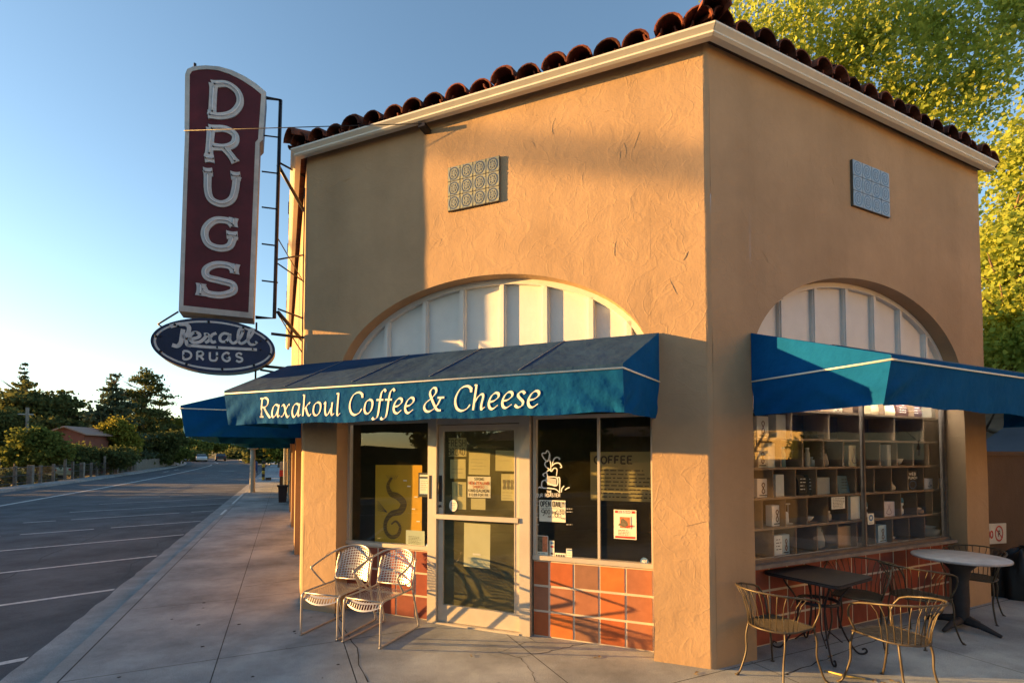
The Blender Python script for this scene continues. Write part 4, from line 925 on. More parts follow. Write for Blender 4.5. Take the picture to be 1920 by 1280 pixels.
# awning lettering: broad pen italics
GL={'R':(.56,[[(.10,0),(.14,.70)],[(.13,.67),(.30,.71),(.44,.62),(.42,.46),(.30,.37),(.13,.36)],[(.24,.37),(.38,.14),(.54,-.01),(.60,.0)],[(.02,.008),(.20,.008)],[(.04,.69),(.2,.69)]]),
'a':(.47,[[(.36,.40),(.25,.45),(.12,.37),(.06,.18),(.10,.03),(.19,.0),(.30,.12),(.38,.30)],[(.40,.45),(.36,.12),(.39,.01),(.47,.07)]]),
'x':(.46,[[(.03,.38),(.11,.44),(.19,.36),(.25,.12),(.34,.0),(.43,.06)],[(.43,.43),(.36,.42),(.22,.22),(.10,.04),(.02,.02)]]),
'k':(.46,[[(.04,.72),(.10,.74)],[(.11,.74),(.08,0)],[(.10,.22),(.22,.32),(.34,.44),(.38,.42)],[(.20,.29),(.30,.06),(.38,.0),(.46,.06)]]),
'o':(.47,[[(.24,.455),(.11,.37),(.06,.18),(.10,.04),(.20,-.005),(.33,.08),(.39,.26),(.36,.41),(.24,.455)]]),
'u':(.52,[[(.02,.38),(.09,.44),(.09,.14),(.14,.01),(.24,.05),(.36,.26)],[(.40,.44),(.37,.12),(.41,.01),(.50,.07)]]),
'l':(.25,[[(.02,.71),(.10,.74)],[(.11,.74),(.08,.12),(.12,.01),(.21,.07)]]),
'C':(.62,[[(.60,.54),(.56,.66),(.42,.715),(.22,.65),(.09,.45),(.07,.24),(.16,.05),(.33,-.012),(.50,.05),(.60,.17)],[(.60,.53),(.595,.67)]]),
'f':(.32,[[(.40,.69),(.33,.755),(.23,.66),(.19,.42),(.15,.0),(.08,-.17),(-.03,-.20),(-.08,-.15)],[(.04,.43),(.32,.43)]]),
'e':(.42,[[(.09,.20),(.24,.23),(.36,.33),(.35,.43),(.24,.455),(.12,.36),(.06,.18),(.11,.03),(.23,-.005),(.38,.09)]]),
'&':(.82,[[(.70,.0),(.54,.04),(.34,.34),(.24,.56),(.32,.70),(.44,.69),(.46,.56),(.32,.40),(.12,.26),(.07,.12),(.16,.0),(.34,.0),(.54,.16),(.66,.38)],[(.54,.40),(.78,.40)]]),
'h':(.50,[[(.04,.72),(.10,.74)],[(.11,.74),(.07,0)],[(.09,.20),(.20,.38),(.32,.45),(.38,.38),(.34,.12),(.37,.01),(.47,.07)]]),
's':(.36,[[(.32,.39),(.24,.455),(.13,.42),(.11,.33),(.20,.24),(.29,.15),(.26,.04),(.14,-.005),(.03,.06)]])}
txt='Raxakoul Coffee & Cheese'
adv=sum(GL[c][0]+.035 if c in GL else .27 for c in txt)
uL_,zL_=onA(484,782,.83); uR_,_=onA(1012,748,.83); sc=(uL_-uR_)/adv
I=Ink(); x=0; zbase=zr-.262
def awf(x,y,l):
    u=uL_-(x+ y*.20)*sc; b=(zr-(zbase+y*sc))/(zr-2.175); p=frontA((u-.62)/(4.88-.62),min(1,max(0,b))); return p+nA*(l+.001)
pen=R(38)
def wf(t,i):
    a=math.atan2(t.y,t.x); return .021+.064*abs(math.sin(a-pen+.0))
for c in txt:
    if c==' ': x+=.27; continue
    a,st=GL[c]
    for s_ in st: I.stroke(smooth([V((x+p[0],p[1],0)) for p in s_],6),awf,wf,.0005)
    x+=a+.035
I.mb.build('lettering',M_cream,awA,recalc=False)
# ================================================================== HANGING NEON SIGNS
s0=.15
def onP(x,y,off=0): p=hitp(x,y,Q+us*(s0-off),us); return (p-Q).dot(nS),p.z
def FP(n,z,off): return Q+us*(s0-off)+nS*n+Z3*z
sg=thing('drugs_sign',FP(.95,3.52,-.15),'tall dark red vertical neon sign reading DRUGS with white border','sign')
outl=[(346,240),(347,140),(351,130),(362,125),(385,123),(410,125),(435,132),(460,144),(480,157),(499,173),(493,262),(487,268),(475,597),(335,583),(347,247)]
op=[onP(*q) for q in outl]
mb=MB(); mb.prism([FP(n,z,0) for n,z in op],us*.30); mb.build('cabinet',mat('sign_side_metal',(.10,.11,.13),.6,.3,.3,6),sg)
cx_=sum(q[0] for q in op)/len(op); 
innl=[(355,240),(356,141),(360,135),(372,132),(388,131),(408,133),(430,140),(454,152),(474,165),(490,178),(484,262),(479,268),(466,586),(344,573),(355,247)]
ip=[onP(*q) for q in innl]
mb=MB(); n_=len(op); vs=[FP(n,z,.003) for n,z in op]+[FP(n,z,.012) for n,z in ip]; mb.add(vs,[(i,(i+1)%n_,n_+(i+1)%n_,n_+i) for i in range(n_)])
vs=[FP(n,z,.012) for n,z in ip]+[FP(n,z,.004) for n,z in ip]; mb.add(vs,[(i,(i+1)%n_,n_+(i+1)%n_,n_+i) for i in range(n_)])
mb.build('border',mat('sign_white',(.50,.50,.50),.5,0,.15,7,.0005,20,stain=.25,drip=.2),sg)
mb=MB(); mb.poly([FP(n,z,.0045) for n,z in ip]); mb.build('face',mat('sign_oxblood',(.105,.012,.020),.55,0,.2,5,.0006,15,stain=.3,drip=.3),sg)
M_ltr=mat('letter_enamel',(.50,.51,.54),.5,0,.12,18,stain=.2); M_neon=mat('unlit_neon_tube',(.62,.63,.66),.15,0,0,3,spec=.7)
def px1(x,y): return onP(240+x/2,80+y/2)
def channel(name,strokes,parent,wd,conv,flare=.28,tube=True,depth=.02,mt=None,mi=0):
    I=Ink(); lt=MB()
    for st in strokes:
        closed=False; P_=[conv(*q) for q in st]; pts=smooth([V((a,b,0)) for a,b in P_],6) if len(P_)>2 else [V((*P_[0],0)).lerp(V((*P_[1],0)),k/8) for k in range(9)]
        L=sum((pts[i+1]-pts[i]).length for i in range(len(pts)-1)); acc=[0]
        for i in range(len(pts)-1): acc.append(acc[-1]+(pts[i+1]-pts[i]).length)
        n=len(pts); vs=[]; lf=depth+.0004*len(lt.f)/50+.0003*strokes.index(st)
        for i,p in enumerate(pts):
            t=(pts[min(i+1,n-1)]-pts[max(i-1,0)]).normalized(); nn=V((-t.y,t.x,0)); e=min(acc[i],L-acc[i])
            h=wd*.5*(1+flare*math.exp(-e/(wd*.35)))
            a=p+nn*h;b=p-nn*h
            vs+=[FP(a.x,a.y,lf),FP(b.x,b.y,lf),FP(b.x,b.y,.004),FP(a.x,a.y,.004)]
        fs=[]
        for i in range(n-1):
            for j in range(4): fs.append((4*i+j,4*i+(j+1)%4,4*i+4+(j+1)%4,4*i+4+j))
        fs+=[(0,1,2,3),(4*n-4,4*n-3,4*n-2,4*n-1)]; I.mb.add(vs,fs)
        if tube: 
            lt.tube([FP(p.x,p.y,lf+.016) for p in pts[1:-1]],wd*.085,6); 
            for e in (pts[1],pts[-2]): lt.tube([FP(e.x,e.y,lf+.016),FP(e.x,e.y,lf-.001)],wd*.12,6,1)
    o=I.mb.build(name,mt or M_ltr,parent,recalc=False)
    if tube: lt.build('neon_tube',[M_neon,M_blk],o)
    return o
L1={'D':[[(322,158),(316,276)],[(316,160),(372,160),(412,190),(420,232),(392,268),(345,279),(300,272)]],
'R':[[(312,324),(304,432)],[(306,326),(365,327),(402,350),(398,382),(364,396),(312,392)],[(360,396),(384,424),(404,452)],[(288,436),(324,440)]],
'U':[[(300,486),(300,555),(314,592),(352,607),(388,592),(402,555),(408,504)],[(284,486),(318,489)],[(386,500),(422,504)]],
'G':[[(394,684),(372,670),(330,668),(298,690),(288,722),(304,758),(345,773),(382,764),(396,728)],[(370,722),(412,726)],[(397,660),(395,692)]],
'S':[[(400,856),(378,838),(330,834),(294,852),(298,880),(345,894),(392,908),(394,934),(350,948),(300,942),(280,924)],[(403,832),(400,868)],[(275,905),(272,950)]]}
for k,v in L1.items(): channel('letter',v,sg,.078,px1,flare=.35)
# mounting rails, arms and stays
fr=MB(); fo=.10
def FPp(x,y,off=-.12): n,z=onP(x,y); return FP(n,z,off)
fr.tube([FPp(499,172),FPp(526,176),FPp(514,592),FPp(478,590)],.022,6)
for y in (243,312,380,450,520): fr.tube([FPp(490,y),FPp(521,y+4)],.010,6)
fr.tube([FPp(363,108,-.1),FPp(363,126,-.1)],.018,4)
fr.build_each('rail',M_blk,sg)
br=MB()
def wallpt(s,z): return FS(s,0.0,z)
def zOf(y,n=.3): return onP(520,y)[1]
zz=lambda y:onP(520,y)[1]
nn_=onP(522,300)[0]
def rail(y): n,z=onP(521,y); return FP(n,z,-.12)
br.tube([rail(294),wallpt(.45,zz(297))],.014,6); br.tube([rail(300),wallpt(.75,zz(345))],.022,6)
br.tube([rail(440),wallpt(1.4,zz(455))],.007,5); br.tube([rail(480),wallpt(.5,zz(450))],.010,6); br.tube([rail(488),wallpt(.42,zz(508))],.010,6)
br.tube([rail(574),wallpt(.45,zz(580))],.012,6); br.tube([rail(580),wallpt(.8,zz(612))],.024,6); br.tube([rail(584),wallpt(.6,zz(645))],.008,5)
br.build_each('bracket',M_blk,sg)
gw=MB(); gw.tube([FPp(345,245,0),FA(2.88,.14,5.44)],.005,5); gw.box(FA,2.84,2.92,.0,.14,5.41,5.45); gw.build('guy_wire',M_blk,sg)
cd=MB(); cd.tube(smooth([FS(.10,.015,5.2),FS(.12,.02,4.3),FS(.09,.02,4.0),FS(.13,.02,3.4),FS(.1,.02,2.9)],5),.008,6); cd.build('conduit',M_blk,sg)
# oval
ov=thing('oval_sign',FP(.96,2.83,-.1),'blue oval enamel sign with script and small DRUGS beneath the tall red sign','sign')
nl,_=onP(282,641); nr_,_=onP(516,647); _,zt_=onP(398,597); _,zb_=onP(399,698)
oc=((nl+nr_)/2,(zt_+zb_)/2); ra,rb=(nl-nr_)/2,(zt_-zb_)/2
def ell(k,off,sc_=1,ex=0): 
    a=2*math.pi*k/64; return FP(oc[0]+math.cos(a)*(ra*sc_-ex),oc[1]+math.sin(a)*(rb*sc_-ex),off)
mb=MB(); mb.prism([ell(k,.0) for k in range(64)],us*.22); mb.build('cabinet',mat('oval_side',(.16,.17,.19),.5,.4,.2,6),ov)
def ringm(e0,e1,off,mt,name,par):
    mb=MB(); mb.add([ell(k,off,1,e0) for k in range(64)]+[ell(k,off,1,e1) for k in range(64)],[(i,(i+1)%64,64+(i+1)%64,64+i) for i in range(64)]); return mb.build(name,mt,par)
M_ob=mat('oval_blue',(.012,.022,.075),.45,0,.2,4,stain=.3,drip=.3)
mb=MB(); mb.poly([ell(k,.002) for k in range(64)]); mb.build('face',M_ob,ov)
ringm(.030,.052,.0045,M_ltr,'border',ov)
def pxz(x,y): return onP(300+x/4.2675,560+y/4.2675)
rx=[[(82,222),(120,212),(160,205),(205,205),(232,228),(228,268),(205,298),(178,306)],[(186,245),(176,300),(168,350),(140,380),(98,370)],[(188,300),(208,330),(218,368),(250,378)],
 [(218,372),(400,388),(776,408)],[(228,322),(280,318),(316,302),(312,280),(278,270),(246,290),(240,325),(270,350),(318,346),(352,322),(372,296)],
 [(352,284),(384,286),(402,320),(420,348),(448,342)],[(452,276),(416,292),(390,336),(362,352)],
 [(552,286),(512,278),(482,302),(486,338),(522,344),(548,318),(560,284),(560,330),(582,356),(612,344),(644,308),(664,262),(652,240),(632,258),(624,316),(640,356),(672,352),(712,318),(746,268),(738,244),(716,260),(704,320),(718,362),(752,366),(776,344)]]
wds=[.062,.062,.05,.046,.05,.045,.045,.043]
for st,w_ in zip(rx,wds): channel('letter_stroke',[st],ov,w_*.7,pxz,flare=.0,tube=False,depth=.010,mt=M_ltr)
I=Ink(); 
dg={'D':(180,258),'R':(290,358),'U':(392,464),'G':(492,570),'S':(602,666)}
for c,(a,b) in dg.items():
    yb=494+(a-180)*.045; st,wd_=CAPS[c]
    for s_ in st:
        pts=smooth([V((a+8+(b-a-16)*px_/wd_,-(yb-8-68*py_),0)) for px_,py_ in s_],5) if len(s_)>2 else [V((a+8+(b-a-16)*px_/wd_,-(yb-8-68*py_),0)) for px_,py_ in s_]
        I.stroke(pts,lambda x,y,l:FP(*pxz(x,-y),.008+l),lambda t,i:17,.001)
I.mb.build('lettering',M_ltr,ov,recalc=False)
bt=MB()
for k in range(10):
    a=2*math.pi*(k+.3)/10; c=FP(oc[0]+math.cos(a)*(ra-.042),oc[1]+math.sin(a)*(rb-.042),.004); bt.tube([c,c-us*.02],.013,8)
for (x,y) in ((148,220),(285,275),(378,288),(212,322),(530,345),(667,262),(757,356),(458,390),(742,405),(196,455),(328,435),(459,460),(540,465),(632,450),(805,338),(805,408),(5,300)):
    c=FP(*pxz(x,y),.010); bt.tube([c,c-us*.015],.010,8)
bt.build_each('tube_socket',M_blk,ov)
br=MB(); n0,z0=onP(508,622); br.tube([FP(n0,z0,-.1),wallpt(.3,z0-.0)],.018,6); n0,z0=onP(488,683); br.tube([FP(n0+.02,z0,-.1),wallpt(.35,z0)],.018,6); br.tube([FP(n0,z0-.05,-.1),wallpt(.6,z0-.05)],.014,6)
n1,z1_=onP(480,600); br.tube([FP(n1,z1_,-.12),FP(n1,z1_-.9,-.12)],.012,6)
nl_,zl=onP(294,606); nq,zq=onP(333,582); br.tube([FP(nl_,zl,-.05),FP(nq,zq,-.05)],.010,6); br.tube([FP(nl_,zl,-.05),FP(oc[0]+ra*.8,oc[1]+rb*.5,-.05)],.008,6)
br.build_each('bracket',M_blk,ov)
# ================================================================== SEATING
M_sil=mat('chair_silver',(.40,.38,.36),.38,.5,.08,30); M_wire=mat('wrought_iron',(.055,.042,.026),.45,.15,.2,30,spec=.5)
def mesh_chair(name,loc,rz,label):
    t=thing(name,loc,label,'chair','silver mesh armchairs by the left window',rz)
    W=.215
    def seat(a,b): # a -1..1 across, b 0 front..1 back
        y=.30-.50*b; z=.435-.015*math.sin(math.pi*b)-.012*(1-a*a)+ .0*b
        if b<.12: z-= (.12-b)**2*6.5*(.6+.4*(1-a*a))
        y+= .045*(1-a*a)*(1-b)**3
        return V((a*W,y,z))
    def back(a,b): # b 0 bottom 1 top
        z=.47+.34*b; top=.03*(1-a*a); y=-.20-.10*b-.055*(1-a*a)+.03
        ww=W*(1-.0*b); zz_=z-(1-(1-a*a)**.5)*.12*b if b>0 else z
        return V((a*ww,y,zz_))
    for nm,fn,nx,ny in (('seat',seat,14,16),('backrest',back,14,12)):
        mb=MB(); nmb=fn
        sw=.27
        for i in range(nx+1):
            a=-1+2*i/nx; d=1/nx*sw*1.1; a0,a1=max(-1,a-d*1.0),min(1,a+d*1.0)
            vs=[]
            for j in range(25): vs+=[fn(a0,j/24),fn(a1,j/24)]
            mb.add(vs,[(2*q,2*q+1,2*q+3,2*q+2) for q in range(24)])
        for j in range(ny+1):
            b=j/ny; d=.5/ny*sw*1.25; b0,b1=max(0,b-d),min(1,b+d); vs=[]
            for i in range(21):
                a=-1+2*i/20; k=V((0,0,.0006)); vs+=[fn(a,b0)+k,fn(a,b1)+k]
            mb.add(vs,[(2*q,2*q+1,2*q+3,2*q+2) for q in range(20)])
        mb.build(nm,M_sil,t,recalc=False,local=True)
    for s in (-1,1):
        mb=MB(); X=s*(W+.008)
        mb.tube(smooth([(X,-.20,.475),(X,-.17,.44),(X,.22,.435),(X,.29,.42),(X,.315,.37),(X,.32,.1),(X,.32,.02),(X,.28,.011),(X,-.26,.011),(X,-.33,.03),(X,-.30,.14),(X,-.235,.36),(X,-.215,.46),(X,-.24,.62),(X*.98,-.28,.74)],5),.0105,8)
        mb.build('side_frame',M_sil,t,local=True)
        mb=MB(); mb.tube(smooth([(s*.28,.12,.645),(s*.262,.10,.60),(s*.235,-.02,.46),(X,-.05,.437)],4),.0095,8); mb.build('arm_strut',M_sil,t,local=True)
    mb=MB(); mb.tube(smooth([(-.28,.12,.645),(-.285,.02,.675),(-.26,-.14,.735),(-.17,-.265,.80),(0,-.325,.825),(.17,-.265,.80),(.26,-.14,.735),(.285,.02,.675),(.28,.12,.645)],6),.0105,8); mb.build('arm_hoop',M_sil,t,local=True)
    mb=MB(); mb.tube([(-W,.285,.425),(W,.285,.425)],.008,6); mb.tube([(-W,-.2,.47),(W,-.2,.47)],.008,6); mb.build_each('stretcher',M_sil,t,local=True)
    return t
rz0=math.atan2(-nA.x,nA.y)
mesh_chair('mesh_armchair',FA(3.72,.36,0),rz0+R(3),'silver mesh armchair farther from the door, beside the left pillar')
mesh_chair('mesh_armchair',FA(3.17,.36,0),rz0-R(1),'silver mesh armchair next to the door, partly sunlit')
def wire_chair(name,loc,rz,label,arms=True):
    """back at -y, opens toward +y"""
    t=thing(name,loc,label,'chair','wrought iron wire chairs at the side tables',rz)
    def hw(y): return .185+.035*(y+.2)/.42
    def rim(a): # seat rear arc a in 0..1 left->right around the back
        th=math.pi*(1.0+a); return V((math.cos(th)*.20,-.02+math.sin(th)*.19,.44))
    def top(a):
        th=math.pi*(.93+1.14*a); sag=.05*(abs(a-.5)*2)**2
        return V((math.cos(th)*.275,-.04+math.sin(th)*.275,.76-sag))
    mb=MB(); ns=17
    for i in range(ns):
        x=-.19+.38*i/(ns-1); yb=-.02-.19*math.sqrt(max(0,1-(x/.2)**2))
        mb.box(FW,x-.0065,x+.0065,yb,.20,.437,.441)
    for j in range(15):
        y=-.17+.36*j/14; w_=.2 if y>-.02 else .2*math.sqrt(max(.02,1-((y+.02)/.19)**2))
        mb.box(FW,-w_,w_,y-.0065,y+.0065,.4412,.4442)
    mb.build('seat',M_wire,t,local=True)
    mb=MB(); pts=[V((.2,.20,.44))]+[V((.2,.0,.44))]+[rim(1-k/16) for k in range(17)]+[V((-.2,.0,.44)),V((-.2,.20,.44))]
    mb.tube(pts+[V((0,.215,.44)),V((.2,.20,.44))],.0085,6); mb.build('seat_rim',M_wire,t,local=True)
    mb=MB()
    for k in range(15):
        a=.03+.94*k/14; p,q=rim(a),top(a); d=V((q.x-p.x,q.y-p.y,0))
        mb.tube([p+Z3*-.005,p+d*.10+Z3*.09,p+d*.42+Z3*.21,q],.0036,5)
    mb.build_each('back_rod',M_wire,t,local=True)
    mb=MB(); arcp=[top(k/20) for k in range(21)]
    l0,l1=arcp[0],arcp[-1]
    pre=[V((-.2,.17,.45)),V((-.235,.20,.56)),V((-.27,.15,.67))]; post=[V((.27,.15,.67)),V((.235,.20,.56)),V((.2,.17,.45))]
    if l0.x>0: pre,post=post[::-1],pre[::-1]
    mb.tube(smooth(pre+arcp+post,2),.0085,6); mb.build('back_hoop',M_wire,t,local=True)
    for sx in (-1,1):
        for sy in (-1,1):
            mb=MB(); y0=.19 if sy>0 else -.13; x0=.195 if sy>0 else .16
            p=[(sx*x0,y0,.44),(sx*(x0+.012),y0+sy*.02,.33),(sx*(x0+.005),y0+sy*.03,.2),(sx*(x0+.03),y0+sy*.075,.04),(sx*(x0+.045),y0+sy*.10,.008)]
            mb.tube(smooth(p,4),[.0085]*17,6); mb.lathe((sx*(x0+.045),y0+sy*.10,0),[(.016,0),(.018,.006),(0,.01)],10); mb.build('leg',M_wire,t,local=True)
    return t
def fac(dx,dy): return math.atan2(-dx,dy)
wire_chair('wire_chair',V((2.19,4.16,0)),fac(.85,.45),'wire chair with lattice seat beside the corner pillar at the square table')
wire_chair('wire_chair',V((2.98,3.90,0)),fac(-.30,.95),'wire chair nearest the viewer with its rod back lit gold')
wire_chair('wire_chair',V((3.50,5.06,0)),fac(-.55,-.62),'dark wire chair behind the square table against the tiles')
wire_chair('wire_chair',V((4.05,5.02,0)),fac(.82,.30),'dark wire chair between the square and the round table')
wire_chair('wire_chair',V((5.35,5.80,0)),fac(-.70,-.50),'dark wire chair behind the round table by the boundary wall')
# square iron table
tb=thing('square_table',V((2.90,4.73,0)),'small square black iron table beside the orange tiles','table')
c4=[V((2.385,4.81,0)),V((2.959,5.165,0)),V((3.418,4.681,0)),V((2.78,4.27,0))]
cc=sum(c4,V((0,0,0)))/4
def sq(k,s,z): 
    a=R(-35+0)+k*math.pi/2; r_=.475*s; return V((cc.x+math.cos(a)*r_,cc.y+math.sin(a)*r_,z))
def rsq(s,z,rr=.06):
    pts=[]
    ang0=math.atan2(c4[1].y-c4[0].y,c4[1].x-c4[0].x); hx=.335*s
    for k in range(4):
        a=ang0+math.pi*.25+k*math.pi/2
        ctr=V((cc.x+math.cos(a)*(hx-rr)*1.414,cc.y+math.sin(a)*(hx-rr)*1.414,z))
        for j in range(6):
            b=a-math.pi/4+ (math.pi/2)*j/5; pts.append(ctr+V((math.cos(b)*rr,math.sin(b)*rr,0)))
    return pts
mb=MB(); mb.prism(rsq(1,.705),Z3*.018); mb.tube(rsq(1.0,.700),.008,6,closed=True); mb.build('table_top',M_blk,tb)
mb=MB(); ringp=[V((cc.x+.17*math.cos(a*math.pi/12),cc.y+.17*math.sin(a*math.pi/12),.47)) for a in range(24)]; mb.tube(ringp,.016,6,closed=True); mb.build('ring_stretcher',M_blk,tb)
for k in range(4):
    a=math.atan2(c4[1].y-c4[0].y,c4[1].x-c4[0].x)+math.pi/4+k*math.pi/2; d=V((math.cos(a),math.sin(a),0)); mb=MB()
    P0=V((cc.x,cc.y,0)); mb.tube(smooth([P0+d*.30+Z3*.70,P0+d*.27+Z3*.62,P0+d*.19+Z3*.50,P0+d*.17+Z3*.35,P0+d*.22+Z3*.18,P0+d*.31+Z3*.03,P0+d*.37+Z3*.012,P0+d*.40+Z3*.035,P0+d*.385+Z3*.06,P0+d*.36+Z3*.05],4),.009,6)
    mb.tube([P0+d*.06+Z3*.70,P0+d*.05+Z3*.47,P0+d*.08+Z3*.2,P0+d*.2+Z3*.1],.006,6); mb.build('leg',M_blk,tb)
rt=thing('round_table',V((4.80,5.36,0)),'round table with pale grey stone top on a black fluted pedestal','table')
mb=MB(); mb.lathe(V((4.80,5.36,.735)),[(.0,0),(.395,0),(.41,.006),(.412,.022),(.405,.030),(0,.030)],48); mb.build('table_top',mat('grey_marble_top',(.33,.33,.36),.45,0,.15,9),rt)
mb=MB(); mb.lathe(V((4.80,5.36,0)),[(.055,.06),(.065,.1),(.075,.3),(.07,.5),(.09,.62),(.16,.70),(.18,.735)],14); mb.build('pedestal',mat('cast_iron',(.035,.033,.036),.7,.2,.2,12),rt)
for k in range(4):
    a=k*math.pi/2+.4; mb=MB(); mb.tube([V((4.8,5.36,.10)),V((4.8+.17*math.cos(a),5.36+.17*math.sin(a),.07)),V((4.8+.33*math.cos(a),5.36+.33*math.sin(a),.018))],[.05,.035,.018],8); mb.build('foot',MATS['cast_iron'],rt)
# leaves and debris by the chairs
dbs=MB(); rs=random.Random(4)
for (x,y) in [(1562,1238),(1555,1228),(1640,1276),(1650,1277),(1668,1276),(1685,1278),(640,1135),(600,1172),(880,1228),(1120,1232),(1310,1262),(1735,1102),(1780,1112)]:
    p=atz(x,y,.004); 
    for q in range(2):
        c=p+V((rs.uniform(-.03,.03),rs.uniform(-.03,.03),0)); a=rs.uniform(0,6); L=rs.uniform(.012,.03); d=V((math.cos(a),math.sin(a),0)); e=V((-d.y,d.x,0))
        dbs.add([c-d*L,c-e*L*.4+Z3*.006,c+d*L,c+e*L*.4+Z3*.004],[(0,1,2,3)])
tag(dbs.build('leaf_litter',mat('dead_leaf',(.34,.22,.08),.9),None),kind='stuff')
bgx=MB(); bgx.tube([atz(1545,1256,.01),atz(1580,1265,.02),atz(1622,1272,.01)],[.004,.009,.006],6); tag(bgx.build('stick',mat('yellow_rag',(.50,.36,.10),.9),None),'thin yellowish stick lying on the pavement between the two near wire chairs','stick')
# boundary wall at the right, board, black bin bag
bw=thing('boundary_wall',FB(6.5,-.2,0),'low brown stucco boundary wall right of the shop','wall')
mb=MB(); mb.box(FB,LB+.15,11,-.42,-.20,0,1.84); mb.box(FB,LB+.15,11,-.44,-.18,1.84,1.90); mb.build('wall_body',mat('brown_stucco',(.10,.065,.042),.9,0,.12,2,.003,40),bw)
def p_no(I,fn,W,Hh):
    write(I,'NO',W*.12,Hh*.30,Hh*.34,fn,.022,W*.26,mi=1)
    I.stroke(smooth([V((W*(.66+.17*math.cos(q*.7854)),Hh*(.5+.36*math.sin(q*.7854)),0)) for q in range(9)],4),fn,lambda t,i:.02,mi=1); I.stroke([V((W*.53,Hh*.72,0)),V((W*.79,Hh*.28,0))],fn,lambda t,i:.018,mi=1)
    write(I,'P',W*.63,Hh*.34,Hh*.3,fn,.014,W*.07,mi=0)
ns_=sheet('no_sign',FB,-.165,5.02,5.62,.66,.93,mat('sign_board_white',(.50,.50,.44),.6,0,.06,8),'white board with red NO and crossed circle leaning behind the far chair','sign',p_no,rot=-.04,th=.012)
lg=thing('bin_bag',FB(5.45,.08,0),'black rubbish bag slumped under the white NO board','bag')
mb=MB()
def bag(a,b):
    th=2*math.pi*a; ph=b*math.pi*.5; r_=(.30+.03*math.sin(5*th)+.02*math.sin(9*th+4*b))*math.cos(ph)**.6; return FB(5.45,.08,0)+V((math.cos(th)*r_*1.3,math.sin(th)*r_*.8,.62*math.sin(ph)*(1+.04*math.sin(7*th))))
mb.grid(bag,40,12); mb.build('sack',mat('black_plastic',(.012,.012,.012),.4,0,0,4,.01,12),lg)
mb=MB(); mb.lathe(FB(5.45,.08,.58),[(.05,0),(.03,.03),(.06,.08),(.02,.09)],10); mb.build('tied_neck',MATS['black_plastic'],lg)
# string light
st=thing('string_light',FB(5.05,.5,2.2),'single festoon bulb on a sagging black wire under the side awning','string light')
a_=FB(4.75,.55,2.27); b_=FB(5.02,.45,2.05); c_=FB(5.35,.40,2.22)
mb=MB(); mb.tube([FB(4.2,.8,2.24),a_,b_],.005,5); mb.tube([b_,b_.lerp(c_,.5),c_],.005,5); mb.tube([b_,b_-Z3*.07],.008,6); mb.build('wire',M_blk,st)
mb=MB(); mb.lathe(b_-Z3*.14,[(.018,.02),(.022,.03),(.02,.08)],12); mb.build('socket',M_blk,st)
mb=MB(); mb.lathe(b_-Z3*.21,[(0,0),(.02,.008),(.028,.035),(.018,.08)],14); mb.build('bulb',mat('clear_bulb',(.5,.5,.45),.1,0,0,1,spec=.8),st)

def tube_lamp(name,a,b,label,em):
    t=thing(name,a,label,'lamp'); mb=MB(); mb.tube([a,b],.016,8); mb.build('tube',mat('fluorescent_tube_%d'%em,(.8,.8,.8),.5,emit=(1,.93,.80,em)),t)
    mb=MB(); mb.tube([a+Z3*.04,b+Z3*.04],.025,4); mb.build('batten',M_white,t)
tube_lamp('ceiling_lamp',FA(3.2,-2.2,2.55),FA(3.9,-2.2,2.55),'lit fluorescent tube inside, seen high in the left window',4)
tube_lamp('ceiling_lamp',FA(3.1,-1.5,2.55),FA(3.8,-1.5,2.55),'second lit fluorescent tube inside, nearer the left window glass',4)
tube_lamp('fill_lamp',FB(.7,-.27,2.585),FB(4.1,-.27,2.585),'unseen fill tube added to brighten the cubbyhole shelf',19)  # added fill light for the shelf goods, out of view above the window
# ================================================================== TREES
Lf_big=leafmat('leaf_sunlit_sycamore',(.22,.30,.06),(.42,.46,.09),.55)
Lf_dark=leafmat('leaf_dark_evergreen',(.06,.08,.035),(.12,.13,.045),.3)
Lf_mid=leafmat('leaf_mid_green',(.08,.11,.03),(.16,.18,.045),.35)
Lf_yel=leafmat('leaf_yellow_green',(.13,.14,.025),(.24,.22,.04),.4)
Lf_blue=leafmat('leaf_blue_cedar',(.055,.08,.055),(.10,.12,.065),.25)
def tree(name,base,h,label,clumps,lm,lsize,r=.18,nb=8,spread=3,group=None,zmin=.35,lean=(0,0),seed=1):
    t=thing(name,base,label,'tree',group); rs=random.Random(seed); mb=MB(); b=V(base)
    limbs(mb,b,b+V((lean[0],lean[1],h*.93)),r,nb,spread,zmin,rs); mb.build('trunk',M_bark,t)
    pts=np.concatenate([blob_points(c,rad,n,nc,clr,sh,zf) for (c,rad,n,nc,clr,sh,zf) in clumps])
    leaf_obj('crown',pts,lsize,lm,t); return t
